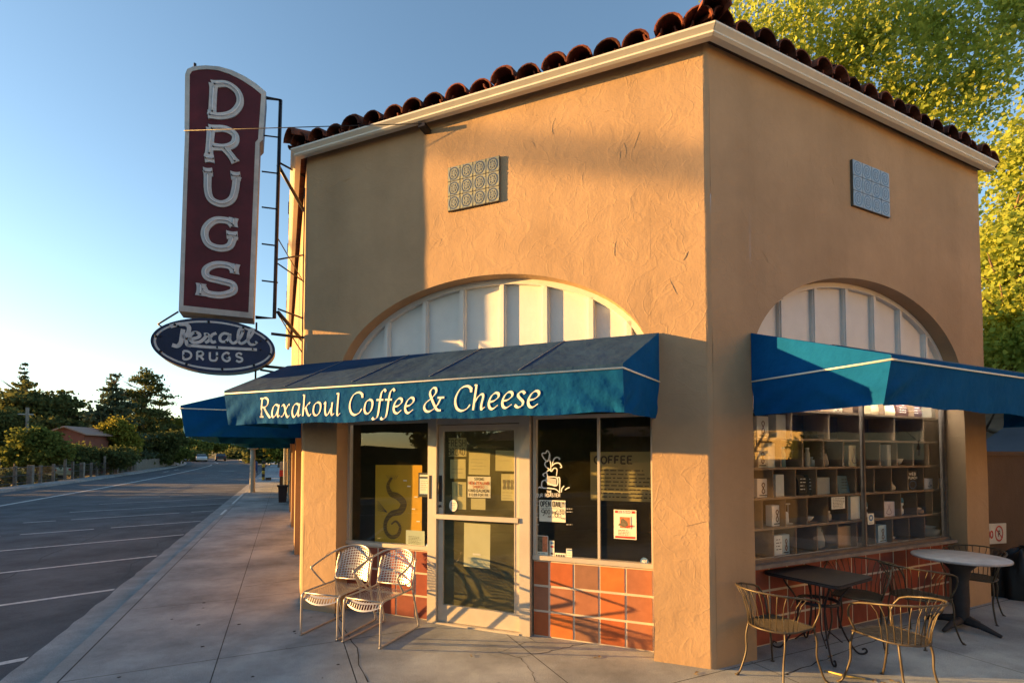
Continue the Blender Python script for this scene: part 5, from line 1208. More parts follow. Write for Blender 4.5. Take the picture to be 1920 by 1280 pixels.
# big sycamores right, behind the shop
def at(x,y,Y): return atY(x,y,Y)
bpos=V((9.6,15.0,0))
cl=[]
rs=random.Random(31)
for (x,y,Y,rx_,rz_,n) in [(1400,60,15,1.5,1.6,5000),(1500,40,16,2.0,1.6,7000),(1620,70,15,2.2,1.9,9000),(1740,50,15.5,2.2,2.0,8500),(1560,170,16,2.0,1.6,8000),(1700,190,15.5,2.2,1.8,9500),(1830,150,15,1.8,2.2,6500),(1900,30,15,1.8,1.8,5500),(1640,-120,16,3.2,2.2,7000),(1800,320,15.5,1.2,1.4,3500),(1440,-110,16,2.2,1.5,4000),(1860,-130,16,2,1.8,3000)]:
    c=at(x,y,Y); cl.append((tuple(c),(rx_,1.6,rz_),int(n*.42),int(n/60),.5,.1,1.0))
for (x,y,z,rx_,rz_,n) in [(9.0,16,6.5,2.6,1.8,5500),(12.0,16.5,6,2.2,1.8,4500),(6.2,16,7,2,1.6,3500),(11.5,15.5,8.5,2.4,1.6,4500)]: cl.append(((x,y,z),(rx_,1.8,rz_),int(n*.5),int(n/60),.5,.1,1.0))
tree('sycamore_tree',bpos,13,'tall sunlit sycamore with loose yellow green crown rising behind the shop roof',cl,Lf_big,.12,.30,22,3.0,zmin=.3,seed=2)
cl=[]
for (x,y,Y,rx_,rz_,n) in [(1900,300,13,.9,1.1,2600),(1895,470,12.5,1.0,1.1,6500),(1890,580,12.5,1.1,1.1,6500),(1930,400,13,1.3,1.2,4500),(1950,540,13,1.4,1.6,6500),(1900,655,12.5,1.0,.5,3000),(1990,300,13,1.6,2.0,4500)]:
    c=at(x,y,Y); cl.append((tuple(c),(rx_,.9,rz_),int(n*.6),int(n/60),.4,.1,1.0))
for (x,y,z,rx_,rz_,n) in [(12.8,13.4,4.6,1.4,1.4,3200),(14.2,13.6,5.5,1.5,1.6,3200),(13.4,14.6,7.5,1.6,1.6,3000)]: cl.append(((x,y,z),(rx_,1.2,rz_),int(n*.5),int(n/60),.4,.1,1.0))
tree('sycamore_tree',V((13.4,13.2,0)),9.5,'lower leafy sycamore at the right edge beside the side street',cl,Lf_big,.11,.20,18,2.4,zmin=.25,seed=5)
# dark hedge beneath
t=thing('hedge',V((14.5,14,0)),'dark hedge in shade under the sycamore at the right edge','hedge')
leaf_obj('foliage',np.concatenate([blob_points(tuple(at(x,y,15)),(1.2,.8,.8),3500,60,.3,.2) for x,y in ((1880,705),(1930,700),(1990,690),(1930,745))]),.13,Lf_dark,t)
mb=MB(); mb.tube([V((14.5,14,0)),V((14.3,14.3,3.2))],[.1,.05]); mb.build('stem',M_bark,t)
# left background trees
def conifer(name,x,ytop,ybase,Y,wpx,label,lm,lsize,seed,layers=14,n=14000,irr=.35,taper=1.0,group=None,r=.3,sunny=None,clr=.55,minw=.08):
    top=at(x,ytop,Y); base=at(x,ybase,Y); gz_=0
    b=V((top.x,top.y,min(0.2,base.z)-.3)); h=top.z-b.z; W=wpx/FPX*Y/2
    t=thing(name,b,label,'tree',group); rs=random.Random(seed); mb=MB(); limbs(mb,b,V((top.x,top.y,top.z-.3)),r,layers,W*.8,.12,rs); mb.build('trunk',M_bark,t)
    P_=[]
    z0=base.z
    for k in range(layers):
        f=k/(layers-1); z=z0+(top.z-z0)*f; w_=W*max(minw,(1-f)**taper)*(1 if f>.12 else .85)
        m=max(3,int(9*w_/W)+2)
        for j in range(m):
            a=rs.uniform(0,6.28); q=rs.uniform(.25,1.05)*w_*(1+rs.uniform(-irr,irr)); c=(b.x+math.cos(a)*q,b.y+math.sin(a)*q*.8,z+rs.uniform(-.4,.4)*h/layers-q*.05)
            P_.append((c,w_))
    tot=sum(p[1] for p in P_); arr=[]
    for c,w_ in P_:
        k=int(n*w_/tot)+4; g=NP.normal(size=(k,3))*np.array([clr,clr,clr*.28])*(.35+.65*w_/W)*W*.42; arr.append(np.array(c)+g)
    leaf_obj('crown',np.concatenate(arr),lsize,lm,t); return t
G='evergreens across the street'
conifer('cypress_tree',52,722,860,62,200,'broad dark cypress with flat layered crown at the far left',Lf_dark,.42,1,10,15000,.35,.42,G)
conifer('cypress_tree',118,735,850,64,130,'second dark cypress leaning right of the tallest left tree',Lf_dark,.42,2,9,10000,.35,.45,G)
conifer('pine_tree',46,684,800,80,56,'thin pale conifer tip rising above the left cypresses',Lf_blue,.38,3,14,4000,.35,1.0,G)
conifer('cedar_tree',212,707,850,60,95,'blue green cedar with drooping branches left of the tall pine',Lf_blue,.34,4,15,11000,.3,.75,G)
conifer('pine_tree',272,690,850,75,120,'tall dark pine with ragged upswept crown in the middle of the street view',Lf_dark,.30,5,13,15000,.45,.42,G,clr=.42)
conifer('pine_tree',300,745,855,80,80,'shorter pine attached to the right flank of the tall ragged pine',Lf_dark,.30,15,9,7000,.4,.5,G)
conifer('conifer_tree',169,755,830,130,30,'small distant conical tree between the left groups',Lf_blue,.55,6,12,3000,.2,1.0,G)
def bush(name,spots,Y,label,lm,ls,n,seed,cat='bush',zf=.7,group=None):
    c0=at(*spots[0][:2],Y); t=thing(name,V((c0.x,c0.y,0)),label,cat,group)
    arr=[blob_points(tuple(at(x,y,Y)),(rx/FPX*Y,rx/FPX*Y*.8,ry/FPX*Y),n,max(12,n//60),ls*2.2,.3,zf) for x,y,rx,ry in spots]
    leaf_obj('foliage',np.concatenate(arr),ls,lm,t); mb=MB(); rs=random.Random(seed)
    limbs(mb,V((c0.x,c0.y,0)),V((c0.x,c0.y,c0.z+.2)),.10+.002*Y,5,spots[0][2]/FPX*Y*.6,.4,rs); mb.build('stem',M_bark,t); return t
bush('broadleaf_tree',[(70,830,42,28),(100,845,30,20),(40,850,35,20),(70,862,40,14)],38,'bushy green tree with sunlit top over the wire fence',Lf_mid,.20,5200,1,'tree')
bush('broadleaf_tree',[(8,815,42,34),(-10,850,46,34),(20,790,28,18)],40,'dark green tree cut by the left picture edge',Lf_dark,.20,5000,2,'tree')
bush('shrub',[(215,805,32,20),(200,825,30,18),(238,830,28,22),(215,850,34,14)],54,'rounded shrub with golden lit top below the cedar',Lf_yel,.24,3600,3)
bush('shrub',[(262,840,46,20),(300,835,36,20),(320,825,28,16),(290,855,30,10)],68,'dark spreading shrub beneath the tall pine',Lf_dark,.28,4500,4)
bush('shrub',[(160,855,34,16),(190,860,30,18),(140,868,24,14),(225,858,26,18)],48,'low dark shrub behind the middle of the wire fence',Lf_dark,.22,3600,5)
bush('shrub',[(120,868,26,10),(145,850,16,12)],44,'dark thicket in front of the red gabled house',Lf_dark,.2,2500,6)
bush('shrub',[(110,858,24,12),(135,866,20,10),(150,850,18,12),(90,868,20,8)],46,'dark bushes hiding the foot of the red gabled house',Lf_dark,.24,2600,16)
bush('shrub',[(318,800,14,9),(333,796,14,9),(322,812,16,8)],80,'bright yellow green foliage just left of the blue street awning',Lf_yel,.4,2200,7)
bush('shrub',[(300,858,34,7),(330,850,20,10)],72,'low green verge shrub behind the parked cars',Lf_mid,.35,2600,8)
bush('shrub',[(372,856,14,6),(355,850,16,8)],96,'small dark bush beside the yellow crossing sign',Lf_dark,.35,1800,9)
for k,(x,y,Y,rx,ry,lm,lab) in enumerate([(360,835,120,26,14,Lf_mid,'roadside tree above the yellow crossing sign'),(395,832,135,24,12,Lf_mid,'roadside tree above the pale approaching car'),(430,835,140,26,12,Lf_dark,'darker roadside tree above the black car'),(462,835,120,22,16,Lf_mid,'roadside tree left of the lamp post top'),(495,842,80,22,13,Lf_dark,'dark street tree behind the lamp post'),(524,842,70,14,12,Lf_yel,'small yellow green street tree down the pavement'),(445,852,110,22,6,Lf_dark,'dark verge planting right of the black car'),(480,858,90,14,8,Lf_dark,'low planting behind the blue mailbox')]):
    bush('street_tree',[(x,y,rx,ry),(x+rx*.5,y+4,rx*.7,ry*.8)],Y,lab,lm,.5,2400,20+k,'tree','trees at the end of the street' and .7,'trees at the end of the street')
# wooded hill mass behind
t_pts=[]
for x in range(-60,620,14):
    y=800+10*math.sin(x*.021)+6*math.sin(x*.05)+(-10 if x<250 else 8)+ (16 if 150<x<200 else 0)
    t_pts.append(blob_points(tuple(at(x,y+14,260)),(4.5,4,4.5),900,18,1.6,.2)); t_pts.append(blob_points(tuple(at(x,y+34,250)),(5,4,4.5),700,14,1.8,.2))
hf=leaf_obj('wooded_hillside',np.concatenate(t_pts),1.5,leafmat('leaf_far_hill',(.045,.065,.035),(.10,.12,.05),.2)); tag(hf,kind='stuff')
hl=MB(); hs=[(x,at(x,838+4*math.sin(x*.03),270)) for x in range(-400,900,25)]
hl.add([p for _,p in hs]+[V((p.x,p.y+10,-1)) for _,p in hs],[(i,i+1,len(hs)+i+1,len(hs)+i) for i in range(len(hs)-1)])
n_=len(hs); hl.add([p for _,p in hs]+[V((p.x*1.6,p.y*1.8,p.z+5)) for _,p in hs],[(i,i+1,n_+i+1,n_+i) for i in range(n_-1)])
struct('hills',hl,mat('hill_cover',(.05,.06,.03),1,0,.3,.1))
# ================================================================== FAR SIDE: fence, house, vehicles, signs, poles
wf_=thing('wire_fence',FR(36,15.3,0),'long fence of grey wooden posts with wire mesh across the street','fence')
M_post=mat('weathered_post',(.20,.17,.14),.95,0,.25,4); M_mesh=mat('fence_wire',(.10,.09,.085),.6,.5)
s=8.; k=0; rs=random.Random(8)
while s<62:
    n=15.3; mb=MB(); h=1.25+rs.uniform(-.05,.15)+(.35 if k%5==3 else 0); wd_=.09 if k%5 else .17
    F_=lambda a,b,c,s=s:FR(s+a,n+b,c); mb.box(F_,-wd_,wd_,-wd_*.8,wd_*.8,-.1,h); mb.build('fence_post',M_post,wf_); s+=2.1 if k%3 else 1.5; k+=1
mb=MB()
for z in (.15,.62,1.12): mb.tube([FR(8+2*i,15.22,z) for i in range(28)],.016,4)
mb.build('rail',M_mesh,wf_)
mb=MB()
for i in range(0,330):
    a=8+i*.165
    mb.tube([FR(a,15.22,.1),FR(a,15.22,1.12)],.006,3,caps=False)
for z in [.2+.13*k for k in range(8)]: mb.tube([FR(8+2*i,15.23,z) for i in range(28)],.005,3)
mb.build('wire_mesh',M_mesh,wf_)
pf=thing('picket_fence',FR(80,15.4,0),'grey brown close boarded picket fence following the bend of the road','fence')
mb=MB(); s=62.
while s<128: 
    F_=lambda a,b,c,s=s:FR(s+a,15.35,c)+nS*b; mb.box(F_,-.16,.16,-.03,.03,-.1,1.2+rs.uniform(-.06,.06)); s+=.42
mb.build('picket_panel',M_post,pf)
mb=MB(); mb.tube([FR(62+3*i,15.42,.9) for i in range(22)],.04,4); mb.build('rail',M_post,pf)
# red gabled house
def hbox(mb,x0,x1,y0,y1,z0,z1,mi=0): mb.box(FW,x0,x1,y0,y1,z0,z1,mi)
c=at(120,850,50); hx=c.x
hz=at(120,812,50).z
hs_=thing('gabled_house',V((hx,50,0)),'red brown house with low gable roof between the left trees','house')
mb=MB(); hbox(mb,hx-1.6,hx+2.0,50,53,0,hz); mb.add([V((hx-1.6,50,hz)),V((hx+2.0,50,hz)),V((hx+.2,50,hz+.62))],[(0,1,2)]); mb.build('wall',mat('house_red',(.20,.075,.055),.9,0,.1,2),hs_)
mb=MB(); 
for (xa,za,xb,zb2) in ((hx-2.1,hz-.08,hx+.2,hz+.74),(hx+2.5,hz-.08,hx+.2,hz+.74)): mb.add([V((xa,49.6,za)),V((xb,49.6,zb2)),V((xb,53.5,zb2)),V((xa,53.5,za)),V((xa,49.6,za-.12)),V((xb,49.6,zb2-.14)),V((xb,53.5,zb2-.14)),V((xa,53.5,za-.12))],[(0,1,2,3),(4,5,6,7),(0,1,5,4),(0,3,7,4)])
mb.build('roof',mat('house_roof',(.30,.20,.16),.9),hs_)
mb=MB(); hbox(mb,hx+.7,hx+1.5,49.96,50,1.6,2.6); mb.build('window',mat('house_window',(.15,.15,.15),.2),hs_)
mb=MB(); hbox(mb,hx-1.1,hx-.3,49.96,50,1.6,2.6); mb.build('window',MATS['house_window'],hs_)
# low pale building in the sunny lot behind the fence
c1,c2=at(-60,905,34),at(62,905,34)
lb=thing('lot_building',V(((c1.x+c2.x)/2,35,0)),'pale sunlit low building seen in gaps of the fence at far left','building')
lo=at(-40,905,41.5)
def FL(a,b,c): return V((lo.x,lo.y,0))+V((.954,-.30,0))*a+V((.30,.954,0))*b+Z3*c
mb=MB(); mb.box(FL,0,4.6,0,3,-.1,1.6); mb.build('wall',mat('lot_wall_pale',(.78,.66,.42),.9,0,.1,2),lb)
mb=MB(); mb.box(FL,-.2,4.8,-.2,3.2,1.6,1.75); mb.build('roof',mat('lot_roof',(.3,.25,.2),.9),lb)
mb=MB(); mb.box(FL,1.2,1.9,-.04,0,0,1.5); mb.build('door',mat('lot_door',(.2,.08,.05),.8),lb)
mb=MB(); mb.box(FL,2.6,3.4,-.04,0,.7,1.4); mb.build('window',MATS['house_window'],lb)
# cars
def car(name,p,hd,col,label,van=False,sc=1.0,group=None):
    t=thing(name,p,label,'car',group,hd); paint=mat('car_paint_%d_%d_%d'%tuple(int(q*99) for q in col),col,.3,.2,0,1,spec=.6)
    L,Wd=2.2*sc,.88*sc
    prof=[(-L,.35),(-L,.75),(-L*.93,.92),(-L*.55,1.0 if not van else 1.1),(L*.45,.98),(L*.95,.80),(L,.6),(L,.33)]
    roof=[(-L*.82 if van else -L*.72,1.0),(-L*.66 if van else -L*.45,1.55 if van else 1.40),(L*.12,1.58 if van else 1.42),(L*.48,.98)]
    mb=MB(); n=len(prof); st=[(-1,.0),(-.96,.02),(.96,.02),(1,.0)]
    vs=[];ys=(-Wd,-Wd*.93,Wd*.93,Wd)
    for yi,y in enumerate(ys): 
        for (x_,z_) in prof: vs.append(V((y,x_*(1 if yi in(1,2) else .985),z_*(1 if yi in(1,2) else .97))))
    fs=[(a*n+i,a*n+i+1,(a+1)*n+i+1,(a+1)*n+i) for a in range(3) for i in range(n-1)]+[tuple(range(n)),tuple(range(3*n,4*n))]+[(a*n,a*n+n-1,(a+1)*n+n-1,(a+1)*n) for a in range(3)]
    mb.add(vs,fs); mb.build('body',paint,t,local=True)
    mb=MB(); k=len(roof); vs=[V((y*(.80 if 0<i<k-1 else .93),x_,z_)) for y in (-Wd,Wd) for i,(x_,z_) in enumerate(roof)]
    mb.add(vs,[tuple(range(k)),tuple(range(k,2*k))]+[(i,i+1,k+i+1,k+i) for i in range(k-1)]); mb.build('windows',mat('car_glass',(.03,.035,.04),.08,0,0,1,spec=.8),t,local=True)
    mb=MB(); mb.box(FW,-Wd*.78,Wd*.78,roof[1][0],roof[2][0],roof[1][1]-.01,roof[1][1]+.05); mb.build('roof',paint,t,local=True)
    for sx in (-1,1):
        for yy in (-L*.62,L*.62):
            mb=MB(); mb.tube([V((sx*Wd*.75,yy,.32)),V((sx*Wd*1.0,yy,.32))],.32,16); o=mb.build('wheel',mat('tyre',(.02,.02,.02),.9),t,local=True)
            mb=MB(); mb.tube([V((sx*Wd*1.0,yy,.32)),V((sx*Wd*1.012,yy,.32))],.19,12); r_=mb.build('rim',mat('rim_metal',(.4,.4,.42),.4,.6),o,local=True)
        mb=MB(); mb.box(FW,sx*Wd*.62-.14,sx*Wd*.62+.14,L*.985,L*1.005,.62,.74); mb.build('headlight',mat('lamp_glass',(.7,.7,.68),.2),t,local=True)
        mb=MB(); mb.box(FW,sx*Wd*.72-.12,sx*Wd*.72+.12,-L*1.004,-L*.98,.70,.86); mb.build('tail_light',mat('tail_red',(.35,.02,.02),.3),t,local=True)
    return t
def along(s,n): return FR(s,n,-.13)
hdS=tS
car('car',along(104,10.8),hdS+math.pi+.15,(.5,.5,.5),'pale grey car coming down the road beyond the lane line')
car('car',along(108,6.8),hdS+.15,(.02,.02,.025),'dark car with tail to the viewer driving away up the road')
car('car',along(122,8.6),hdS+math.pi+.2,(.62,.62,.62),'small white car half hidden behind the dark car',True)
for i,(s_,n_,c_,l_) in enumerate([(66,19.2,(.42,.44,.46),'silver car parked behind the fence, nearest of the row'),(74,19.6,(.45,.45,.45),'light grey car second in the row parked behind the picket fence'),(83,19.4,(.50,.50,.50),'white car with pale roof third in the row behind the picket fence'),(92,19.6,(.25,.27,.28),'dark grey car farthest in the row behind the picket fence')]):
    car('parked_car',FR(s_,n_,.02),hdS+1.3,c_,l_,i%2==1,1.0,'cars parked behind the fence')
car('parked_car',V((at(112,885,42).x,40,.0)),1.5,(.40,.36,.22),'olive beige car glimpsed through the wire fence in the sunlit lot',False,1)
car('parked_car',V((at(25,885,38).x,33,.0)),1.2,(.55,.50,.40),'cream car glimpsed through the wire fence at far left',True,1)
# traffic signs
def post_sign(name,x,ybase,Y,hgt,label,plates,mt=None):
    b=at(x,ybase,Y); t=thing(name,b,label,'traffic sign')
    mb=MB(); mb.tube([b-Z3*.3,b+Z3*hgt],.035,6); mb.build('post',mat('galvanised',(.25,.25,.24),.6,.4),t)
    for kind,z,sz,m_ in plates:
        c=b+V((0,-.06,z)); mb=MB()
        if kind=='d': pts=[c+V((0,0,sz)),c+V((sz,0,0)),c+V((0,0,-sz)),c+V((-sz,0,0))]
        else: pts=[c+V((-sz*.8,0,-sz)),c+V((sz*.8,0,-sz)),c+V((sz*.8,0,sz)),c+V((-sz*.8,0,sz))]
        mb.prism(pts,V((0,.02,0))); p=mb.build('plate',m_,t); mb=MB()
        if kind=='d': mb.tube([c+V((0,-.012,.28*sz)),c+V((.05,-.012,-.05)),c+V((.0,-.012,-.45*sz))],.05,5); mb.tube([c+V((0,-.012,.5*sz)),c+V((0,-.012,.42*sz))],.07,6)
        else: mb.tube([c+V((-.3*sz,-.012,.3*sz)),c+V((.3*sz,-.012,.3*sz)),c+V((.3*sz,-.012,-.3*sz)),c+V((-.3*sz,-.012,-.3*sz))],.035,4,closed=True)
        mb.build('symbol',M_ink,p)
M_yel=mat('sign_yellow',(.55,.52,.06),.5); M_sw=mat('sign_white_far',(.50,.50,.48),.5)
post_sign('road_sign',338,866,88,3.3,'post carrying two white rectangular signs one above the other',[('r',3.0,.42,M_sw),('r',1.75,.42,M_sw)])
post_sign('road_sign',350,862,92,2.6,'yellow diamond pedestrian sign nearest the white signs',[('d',1.9,.5,M_yel)])
post_sign('road_sign',379,858,120,2.8,'smaller yellow diamond sign farther up the road',[('d',2.0,.5,M_yel)])
ug=[]
for s_ in np.arange(24,84,1.1):
    if 37<s_<41: hh=.6
    else: hh=1.5+.7*math.sin(s_*.9)
    c=FR(float(s_),17.2+1.2*math.sin(s_*2),hh*.5); ug.append(blob_points(tuple(c),(.9,.9,hh*.55),260,8,.3,.2))
t=thing('shrub_row',FR(50,17.5,0),'continuous dark undergrowth right behind the wire fence','shrubs'); leaf_obj('foliage',np.concatenate(ug),.2,Lf_dark,t)
mb=MB(); [mb.tube([FR(s_,17.4,0),FR(s_,17.4,1.3)],.04,5) for s_ in range(24,84,4)]; mb.build_each('stem',M_bark,t)
# utility pole and pale posts on the left
up=thing('utility_pole',V((at(47,900,40).x,40,0)),'wooden utility pole with crossarm rising among the far left trees','pole')
zt2=at(47,775,40).z; bx=at(47,900,40)
mb=MB(); mb.tube([V((bx.x,40,0)),V((bx.x,40,zt2+.5))],[.14,.11],8); mb.build('shaft',M_post,up)
mb=MB(); mb.tube([at(25,776,40),at(62,777,40)],.06,5); mb.build('crossarm',mat('grey_arm',(.35,.33,.3),.8),up)
wp=thing('white_post',at(183,850,52),'pale slanting post standing in the dark shrubs','post')
mb=MB(); mb.tube([at(182,853,52),at(184,836,52)],[.14,.12],6); mb.tube([at(184,836,52),at(189,840,52)],.05,5); mb.build('shaft',mat('pale_post',(.55,.50,.36),.8),wp)
# stump / snag
sn=thing('tree_snag',at(247,862,64),'broken pale tree snag in front of the parked cars','tree snag')
mb=MB(); mb.tube(smooth([at(243,864,64),at(248,856,64),at(246,850,64),at(251,843,64)],3),[.3,.25,.25,.2,.2,.15,.12,.1,.1,.05][:10],7); mb.build('trunk',mat('snag_wood',(.32,.24,.15),.9,0,.2,3),sn)
# ---- near side pavement furniture
lp=thing('lamp_post',FS(22.3,1.62,0),'thick round concrete post with flat cap at the kerb','post')
mb=MB(); mb.lathe(FS(22.3,1.62,0),[(.16,0),(.14,.03),(.13,.1),(.12,2.2)],14); mb.build('shaft',mat('concrete_post',(.42,.36,.27),.9,0,.1,6,.002,40),lp)
mb=MB(); mb.lathe(FS(22.3,1.62,2.2),[(.15,0),(.26,.03),(.24,.09),(.0,.11)],14); mb.build('cap',MATS['concrete_post'],lp)
yp=thing('bollard',FS(36,1.55,0),'yellow and black striped post farther along the kerb','post')
mb=MB()
for k in range(6): mb.tube([FS(36,1.55,.25*k),FS(36,1.55,.25*(k+1))],.11,10,k%2)
mb.build('shaft',[mat('post_yellow',(.45,.32,.05),.7),mat('post_dark',(.05,.045,.04),.8)],yp)
mb=MB(); mb.box(lambda a,b,c:FS(36+a,1.2+b,c),-.2,.2,-.2,.2,0,.22); mb.build('foot_block',MATS['post_dark'],yp)
mx_=thing('mailbox',FR(52,2.9,0),'blue mailbox at the kerb beside the lamp post','mailbox')
mb=MB(); F_=lambda a,b,c:FR(52+a,2.9+b,c); mb.box(F_,-.3,.3,-.3,.3,.2,1.0); vs=[F_(a,.3*math.cos(q),1.0+.28*math.sin(q)) for a in (-.3,.3) for q in [math.pi*k/8 for k in range(9)]]; mb.add(vs,[(i,i+1,10+i,9+i) for i in range(8)]+[tuple(range(9)),tuple(range(9,18))]); mb.build('body',mat('mailbox_blue',(.02,.055,.16),.5),mx_)
mb=MB(); [mb.box(F_,a-.03,a+.03,b-.03,b+.03,0,.2) for a in (-.25,.25) for b in (-.25,.25)]; mb.build_each('leg',M_blk,mx_)
pl=thing('planter',FS(15.5,.15,0),'dark tapered planter against the shop fronts','planter')
mb=MB(); F_=lambda a,b,c:FS(15.5+a*(1+.35*c),.2+b*(1+.35*c),c); mb.box(F_,-.16,.16,-.14,.14,0,.62); mb.box(F_,-.2,.2,-.17,.17,.62,.68); mb.build('pot',mat('planter_brown',(.07,.04,.035),.8),pl)
tr_=thing('newspaper_box',FS(29,-.2,0),'red and dark newspaper box against the shop fronts','newspaper box')
mb=MB(); F_=lambda a,b,c:FS(29+a,-.1+b,c); mb.box(F_,-.3,.3,-.1,.5,.55,.95); mb.build('body',mat('box_red',(.35,.03,.03),.5),tr_); mb=MB(); mb.box(F_,-.28,.28,-.08,.48,0,.54); mb.build('stand',M_blk,tr_)
mb=MB(); mb.box(F_,-.29,.29,-.09,.49,.96,1.5); mb.build('display_case',mat('case_grey',(.25,.26,.28),.3),tr_)
# shop row down the street
rw=thing('shop_row',FS(20,-1,0),'neighbouring row of shops with pale piers and flat roof down the street','building')
mb=MB(); mb.box(FS,12.6,34,-6,-.35,0,3.6); 
for a in (12.6,15.8,19.0,22.2,25.4,28.6,31.8): mb.box(FS,a,a+.35,-.35,-.02,0,3.0)
mb.build('wall',mat('row_wall_cream',(.48,.38,.24),.9,0,.1,2),rw)
mb=MB(); mb.box(FS,12.4,34.2,-6,.12,3.6,3.85)
for k in range(80): barrel(mb,FS,12.5+k*.27,.22,-.5,3.9,4.1,.11,.09)
mb.build('roof',M_tile,rw)
mb=MB(); mb.box(FS,13,33.5,.0,1.5,2.55,2.75); mb.build('canopy',mat('canopy_dark',(.02,.022,.03),.8),rw)
for a in (13.1,16.3,19.5,22.7,25.9,29.1):
    mb=MB(); mb.box(FS,a,a+2.4,-.349,-.33,.5,2.4); mb.build('window',mat('row_glass',(.05,.05,.06),.1,0,0,1,spec=.8),rw)
dp=thing('downpipe',FS(24.5,.05,0),'pale blue grey drainpipe on the neighbouring shop row','drainpipe')
mb=MB(); mb.tube([FS(24.5,.12,0),FS(24.5,.12,2.55)],.06,8); mb.build('pipe',mat('pipe_bluegrey',(.35,.40,.46),.6),dp)
r2=thing('far_shops',FS(48,-4,0),'dim far shopfronts with dark glazing at the end of the pavement','building')
mb=MB(); mb.box(FS,44,60,-9,-1.2,0,3.2); mb.build('wall',mat('far_shop_wall',(.12,.10,.085),.9,0,.2,1),r2)
for a in range(5):
    mb=MB(); mb.box(FS,44.6+a*3,46.8+a*3,-1.2,-1.15,.6,2.3); mb.build('window',MATS['row_glass'],r2)
mb=MB(); mb.box(FS,43.98,44,-6,-2.5,.5,2.4); mb.build('window',MATS['row_glass'],r2)
# ================================================================== OUTSIDE THE FRAME: what the windows mirror and what shades the road
# sunny neighbour across the side street (mirrored in the side window)
nb_=thing('neighbour_building',V((13,2,0)),'long pale yellow rendered building across the side street','building')
mb=MB(); mb.box(FW,12.2,20,-9,8.5,-.2,5.2); mb.build('wall',mat('neighbour_render',(.66,.52,.28),.9,0,.05,1),nb_)
mb=MB(); mb.box(FW,11.9,20.2,-9.3,8.8,5.2,5.5); mb.build('roof',mat('neighbour_roof',(.14,.12,.11),.9),nb_)
for y in (-3.,.2,6.5):
    mb=MB(); mb.box(FW,12.15,12.2,y,y+1.1,3.0,4.2); mb.build('window',MATS['house_window'],nb_)
mb=MB(); mb.box(FW,12.16,12.2,-9,8.5,3.05,3.10); mb.build('string_course',mat('course',(.25,.18,.1),.9),nb_)
gw_=thing('garden_wall',V((11,2,0)),'dark brown low wall in front of the yellow building','wall')
mb=MB(); mb.box(FW,10.9,11.1,-9,8.5,-.2,1.7); mb.build('wall_body',mat('garden_wall_brown',(.06,.045,.035),.9,0,.2,1),gw_)
mb=MB(); mb.box(FW,10.87,11.13,-9,8.5,1.7,1.76); mb.build('coping',mat('coping',(.10,.08,.07),.9),gw_)
es=thing('outside_stair',V((11.6,2.6,0)),'black iron outside stair on the yellow building','stair')
mb=MB()
for k in range(12): mb.box(FW,11.4,12.1,1.6+k*.13,1.78+k*.13,.25*k+.2,.25*k+.235)
mb.build_each('tread',M_blk,es)
mb=MB(); mb.tube([V((11.4,1.6,.2)),V((11.4,3.2,3.2))],.03,5); mb.build('stringer',M_blk,es)
mb=MB(); mb.tube([V((11.4,1.6,1.2)),V((11.4,3.2,4.1)),V((11.4,4.0,4.1))],.02,5)
for k in range(9): mb.tube([V((11.4,1.6+k*.2,.2+k*.37)),V((11.4,1.6+k*.2,1.2+k*.37))],.012,4)
mb.build('railing',M_blk,es)
t=thing('garden_bush',V((11.4,3.75,0)),'rounded green bush before the yellow building','bush'); leaf_obj('foliage',blob_points((11.4,3.75,1.95),(.3,.42,.32),1500,30,.14,.2),.08,Lf_mid,t)
mb=MB(); mb.tube([V((11.4,3.75,0)),V((11.4,3.75,1.9))],.03); mb.build('stem',M_bark,t)
car('parked_car',V((12.2,-2.5,-.1)),R(0),(.30,.32,.35),'grey car parked in the side street')
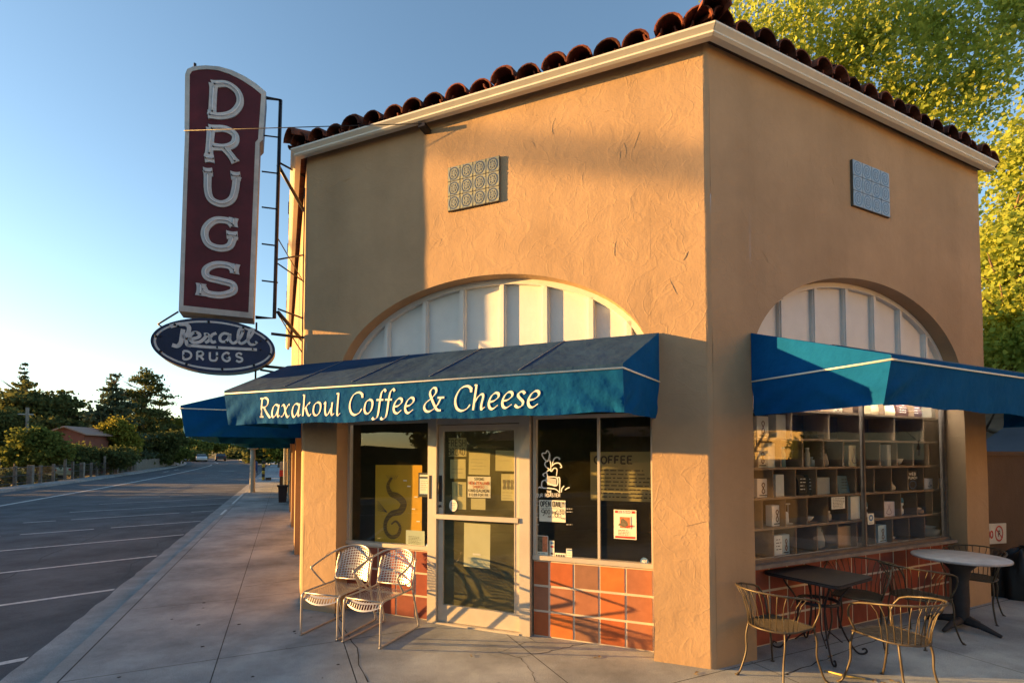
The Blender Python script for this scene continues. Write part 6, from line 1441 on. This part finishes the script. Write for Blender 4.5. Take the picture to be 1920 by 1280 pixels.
# trees and a house behind the viewer (mirrored in the front windows)
hb=thing('bungalow',V((-16,-20,0)),'bungalow with shallow roof behind the viewer','house')
mb=MB(); mb.box(FW,-26,-8,-28,-18,-.2,3.0); mb.build('wall',mat('bungalow_wall',(.35,.30,.22),.9,0,.1,1),hb)
mb=MB(); mb.add([V((-27,-17,3.0)),V((-7,-17,3.0)),V((-7,-29,3.0)),V((-27,-29,3.0)),V((-22,-23,5.0)),V((-12,-23,5.0))],[(0,1,5,4),(1,2,5),(2,3,4,5),(3,0,4)]); mb.build('roof',mat('bungalow_roof',(.12,.10,.09),.9),hb)
mb=MB(); mb.box(FW,-16,-13,-18,-17.95,.9,2.2); mb.build('window',MATS['house_window'],hb)
for k,(x,y,h,r_) in enumerate([(-7,-15,6.5,2.6),(-13,-13,5.5,2.6),(-19,-9,6,2.8),(-3,-18,8,3),(3,-17,7,3),(-24,-14,8,3.5),(9,-14,6,2.5)]):
    tree('garden_tree',V((x,y,0)),h,'garden tree behind the viewer, round crown on a short trunk',[((x,y,h*.62),(r_,r_,h*.36),3500,60,.6,.3,1.0)],Lf_mid if k%2 else Lf_dark,.24,.16,7,r_*.8,'garden trees behind the viewer',seed=40+k)
for k,(x,y,h,r_) in enumerate([(-31,20.5,8,3),(-36,25,9,3.2),(-53,41,10,3.6)]):
    tree('street_tree',V((x,y,0)),h,'dense round street tree in the row left of the frame',[((x,y,h*.52),(r_,r_,h*.45),5200,80,.7,.2,1.0)],Lf_dark,.30,.18,7,r_*.8,'trees left of the frame',seed=60+k)
# unseen added hedge, and street trees, along the far kerb, left of the frame: they shade the road in the low sun
hg=thing('shade_hedge',FR(4,16.2,0),'unseen clipped hedge added left of the frame to shade the road','hedge')
pts=[]
for s_ in np.arange(-14,26,.8):
    hh=2.26+.10*math.sin(s_*1.7)+.06*math.sin(s_*4.3)
    c=FR(float(s_),16.4,hh*.5); pts.append(blob_points(tuple(c),(.55,.55,hh*.5),700,14,.16,.1))
leaf_obj('foliage',np.concatenate(pts),.13,Lf_dark,hg)
mb=MB(); k=40; mb.add([q for i in range(k+1) for q in (FR(-14+i,16.1,0),FR(-14+i,16.2,2.26+.06*math.sin(i*1.7)),FR(-14+i,16.6,2.26+.08*math.sin(i*1.7)),FR(-14+i,16.7,0))],[(4*i+j,4*i+j+1,4*i+5+j,4*i+4+j) for i in range(k) for j in range(3)]); mb.build('core',mat('hedge_core',(.02,.025,.012),1),hg)  # solid core added so the hedge blocks the low sun
mb=MB()
for s_ in range(-14,26,2): mb.tube([FR(s_,16.4,0),FR(s_,16.4,1.1)],.04,5)
mb.build_each('stem',M_bark,hg)

up2=thing('shade_pole',V((-45,11.7,0)),'unseen pole with an inclined strut added to shade the front wall','pole')  # added out of view: its strut casts the soft band on the front wall
mb=MB(); mb.tube([V((-45,11.7,0)),V((-45,11.7,12.9))],[.13,.09],8); mb.build('shaft',M_post,up2)
mb=MB(); mb.tube([V((-45,11.7,12.35)),V((-45,9.2,10.7)),V((-45,7.2,9.3))],[.02,.05,.13],8); mb.build('strut',M_post,up2)
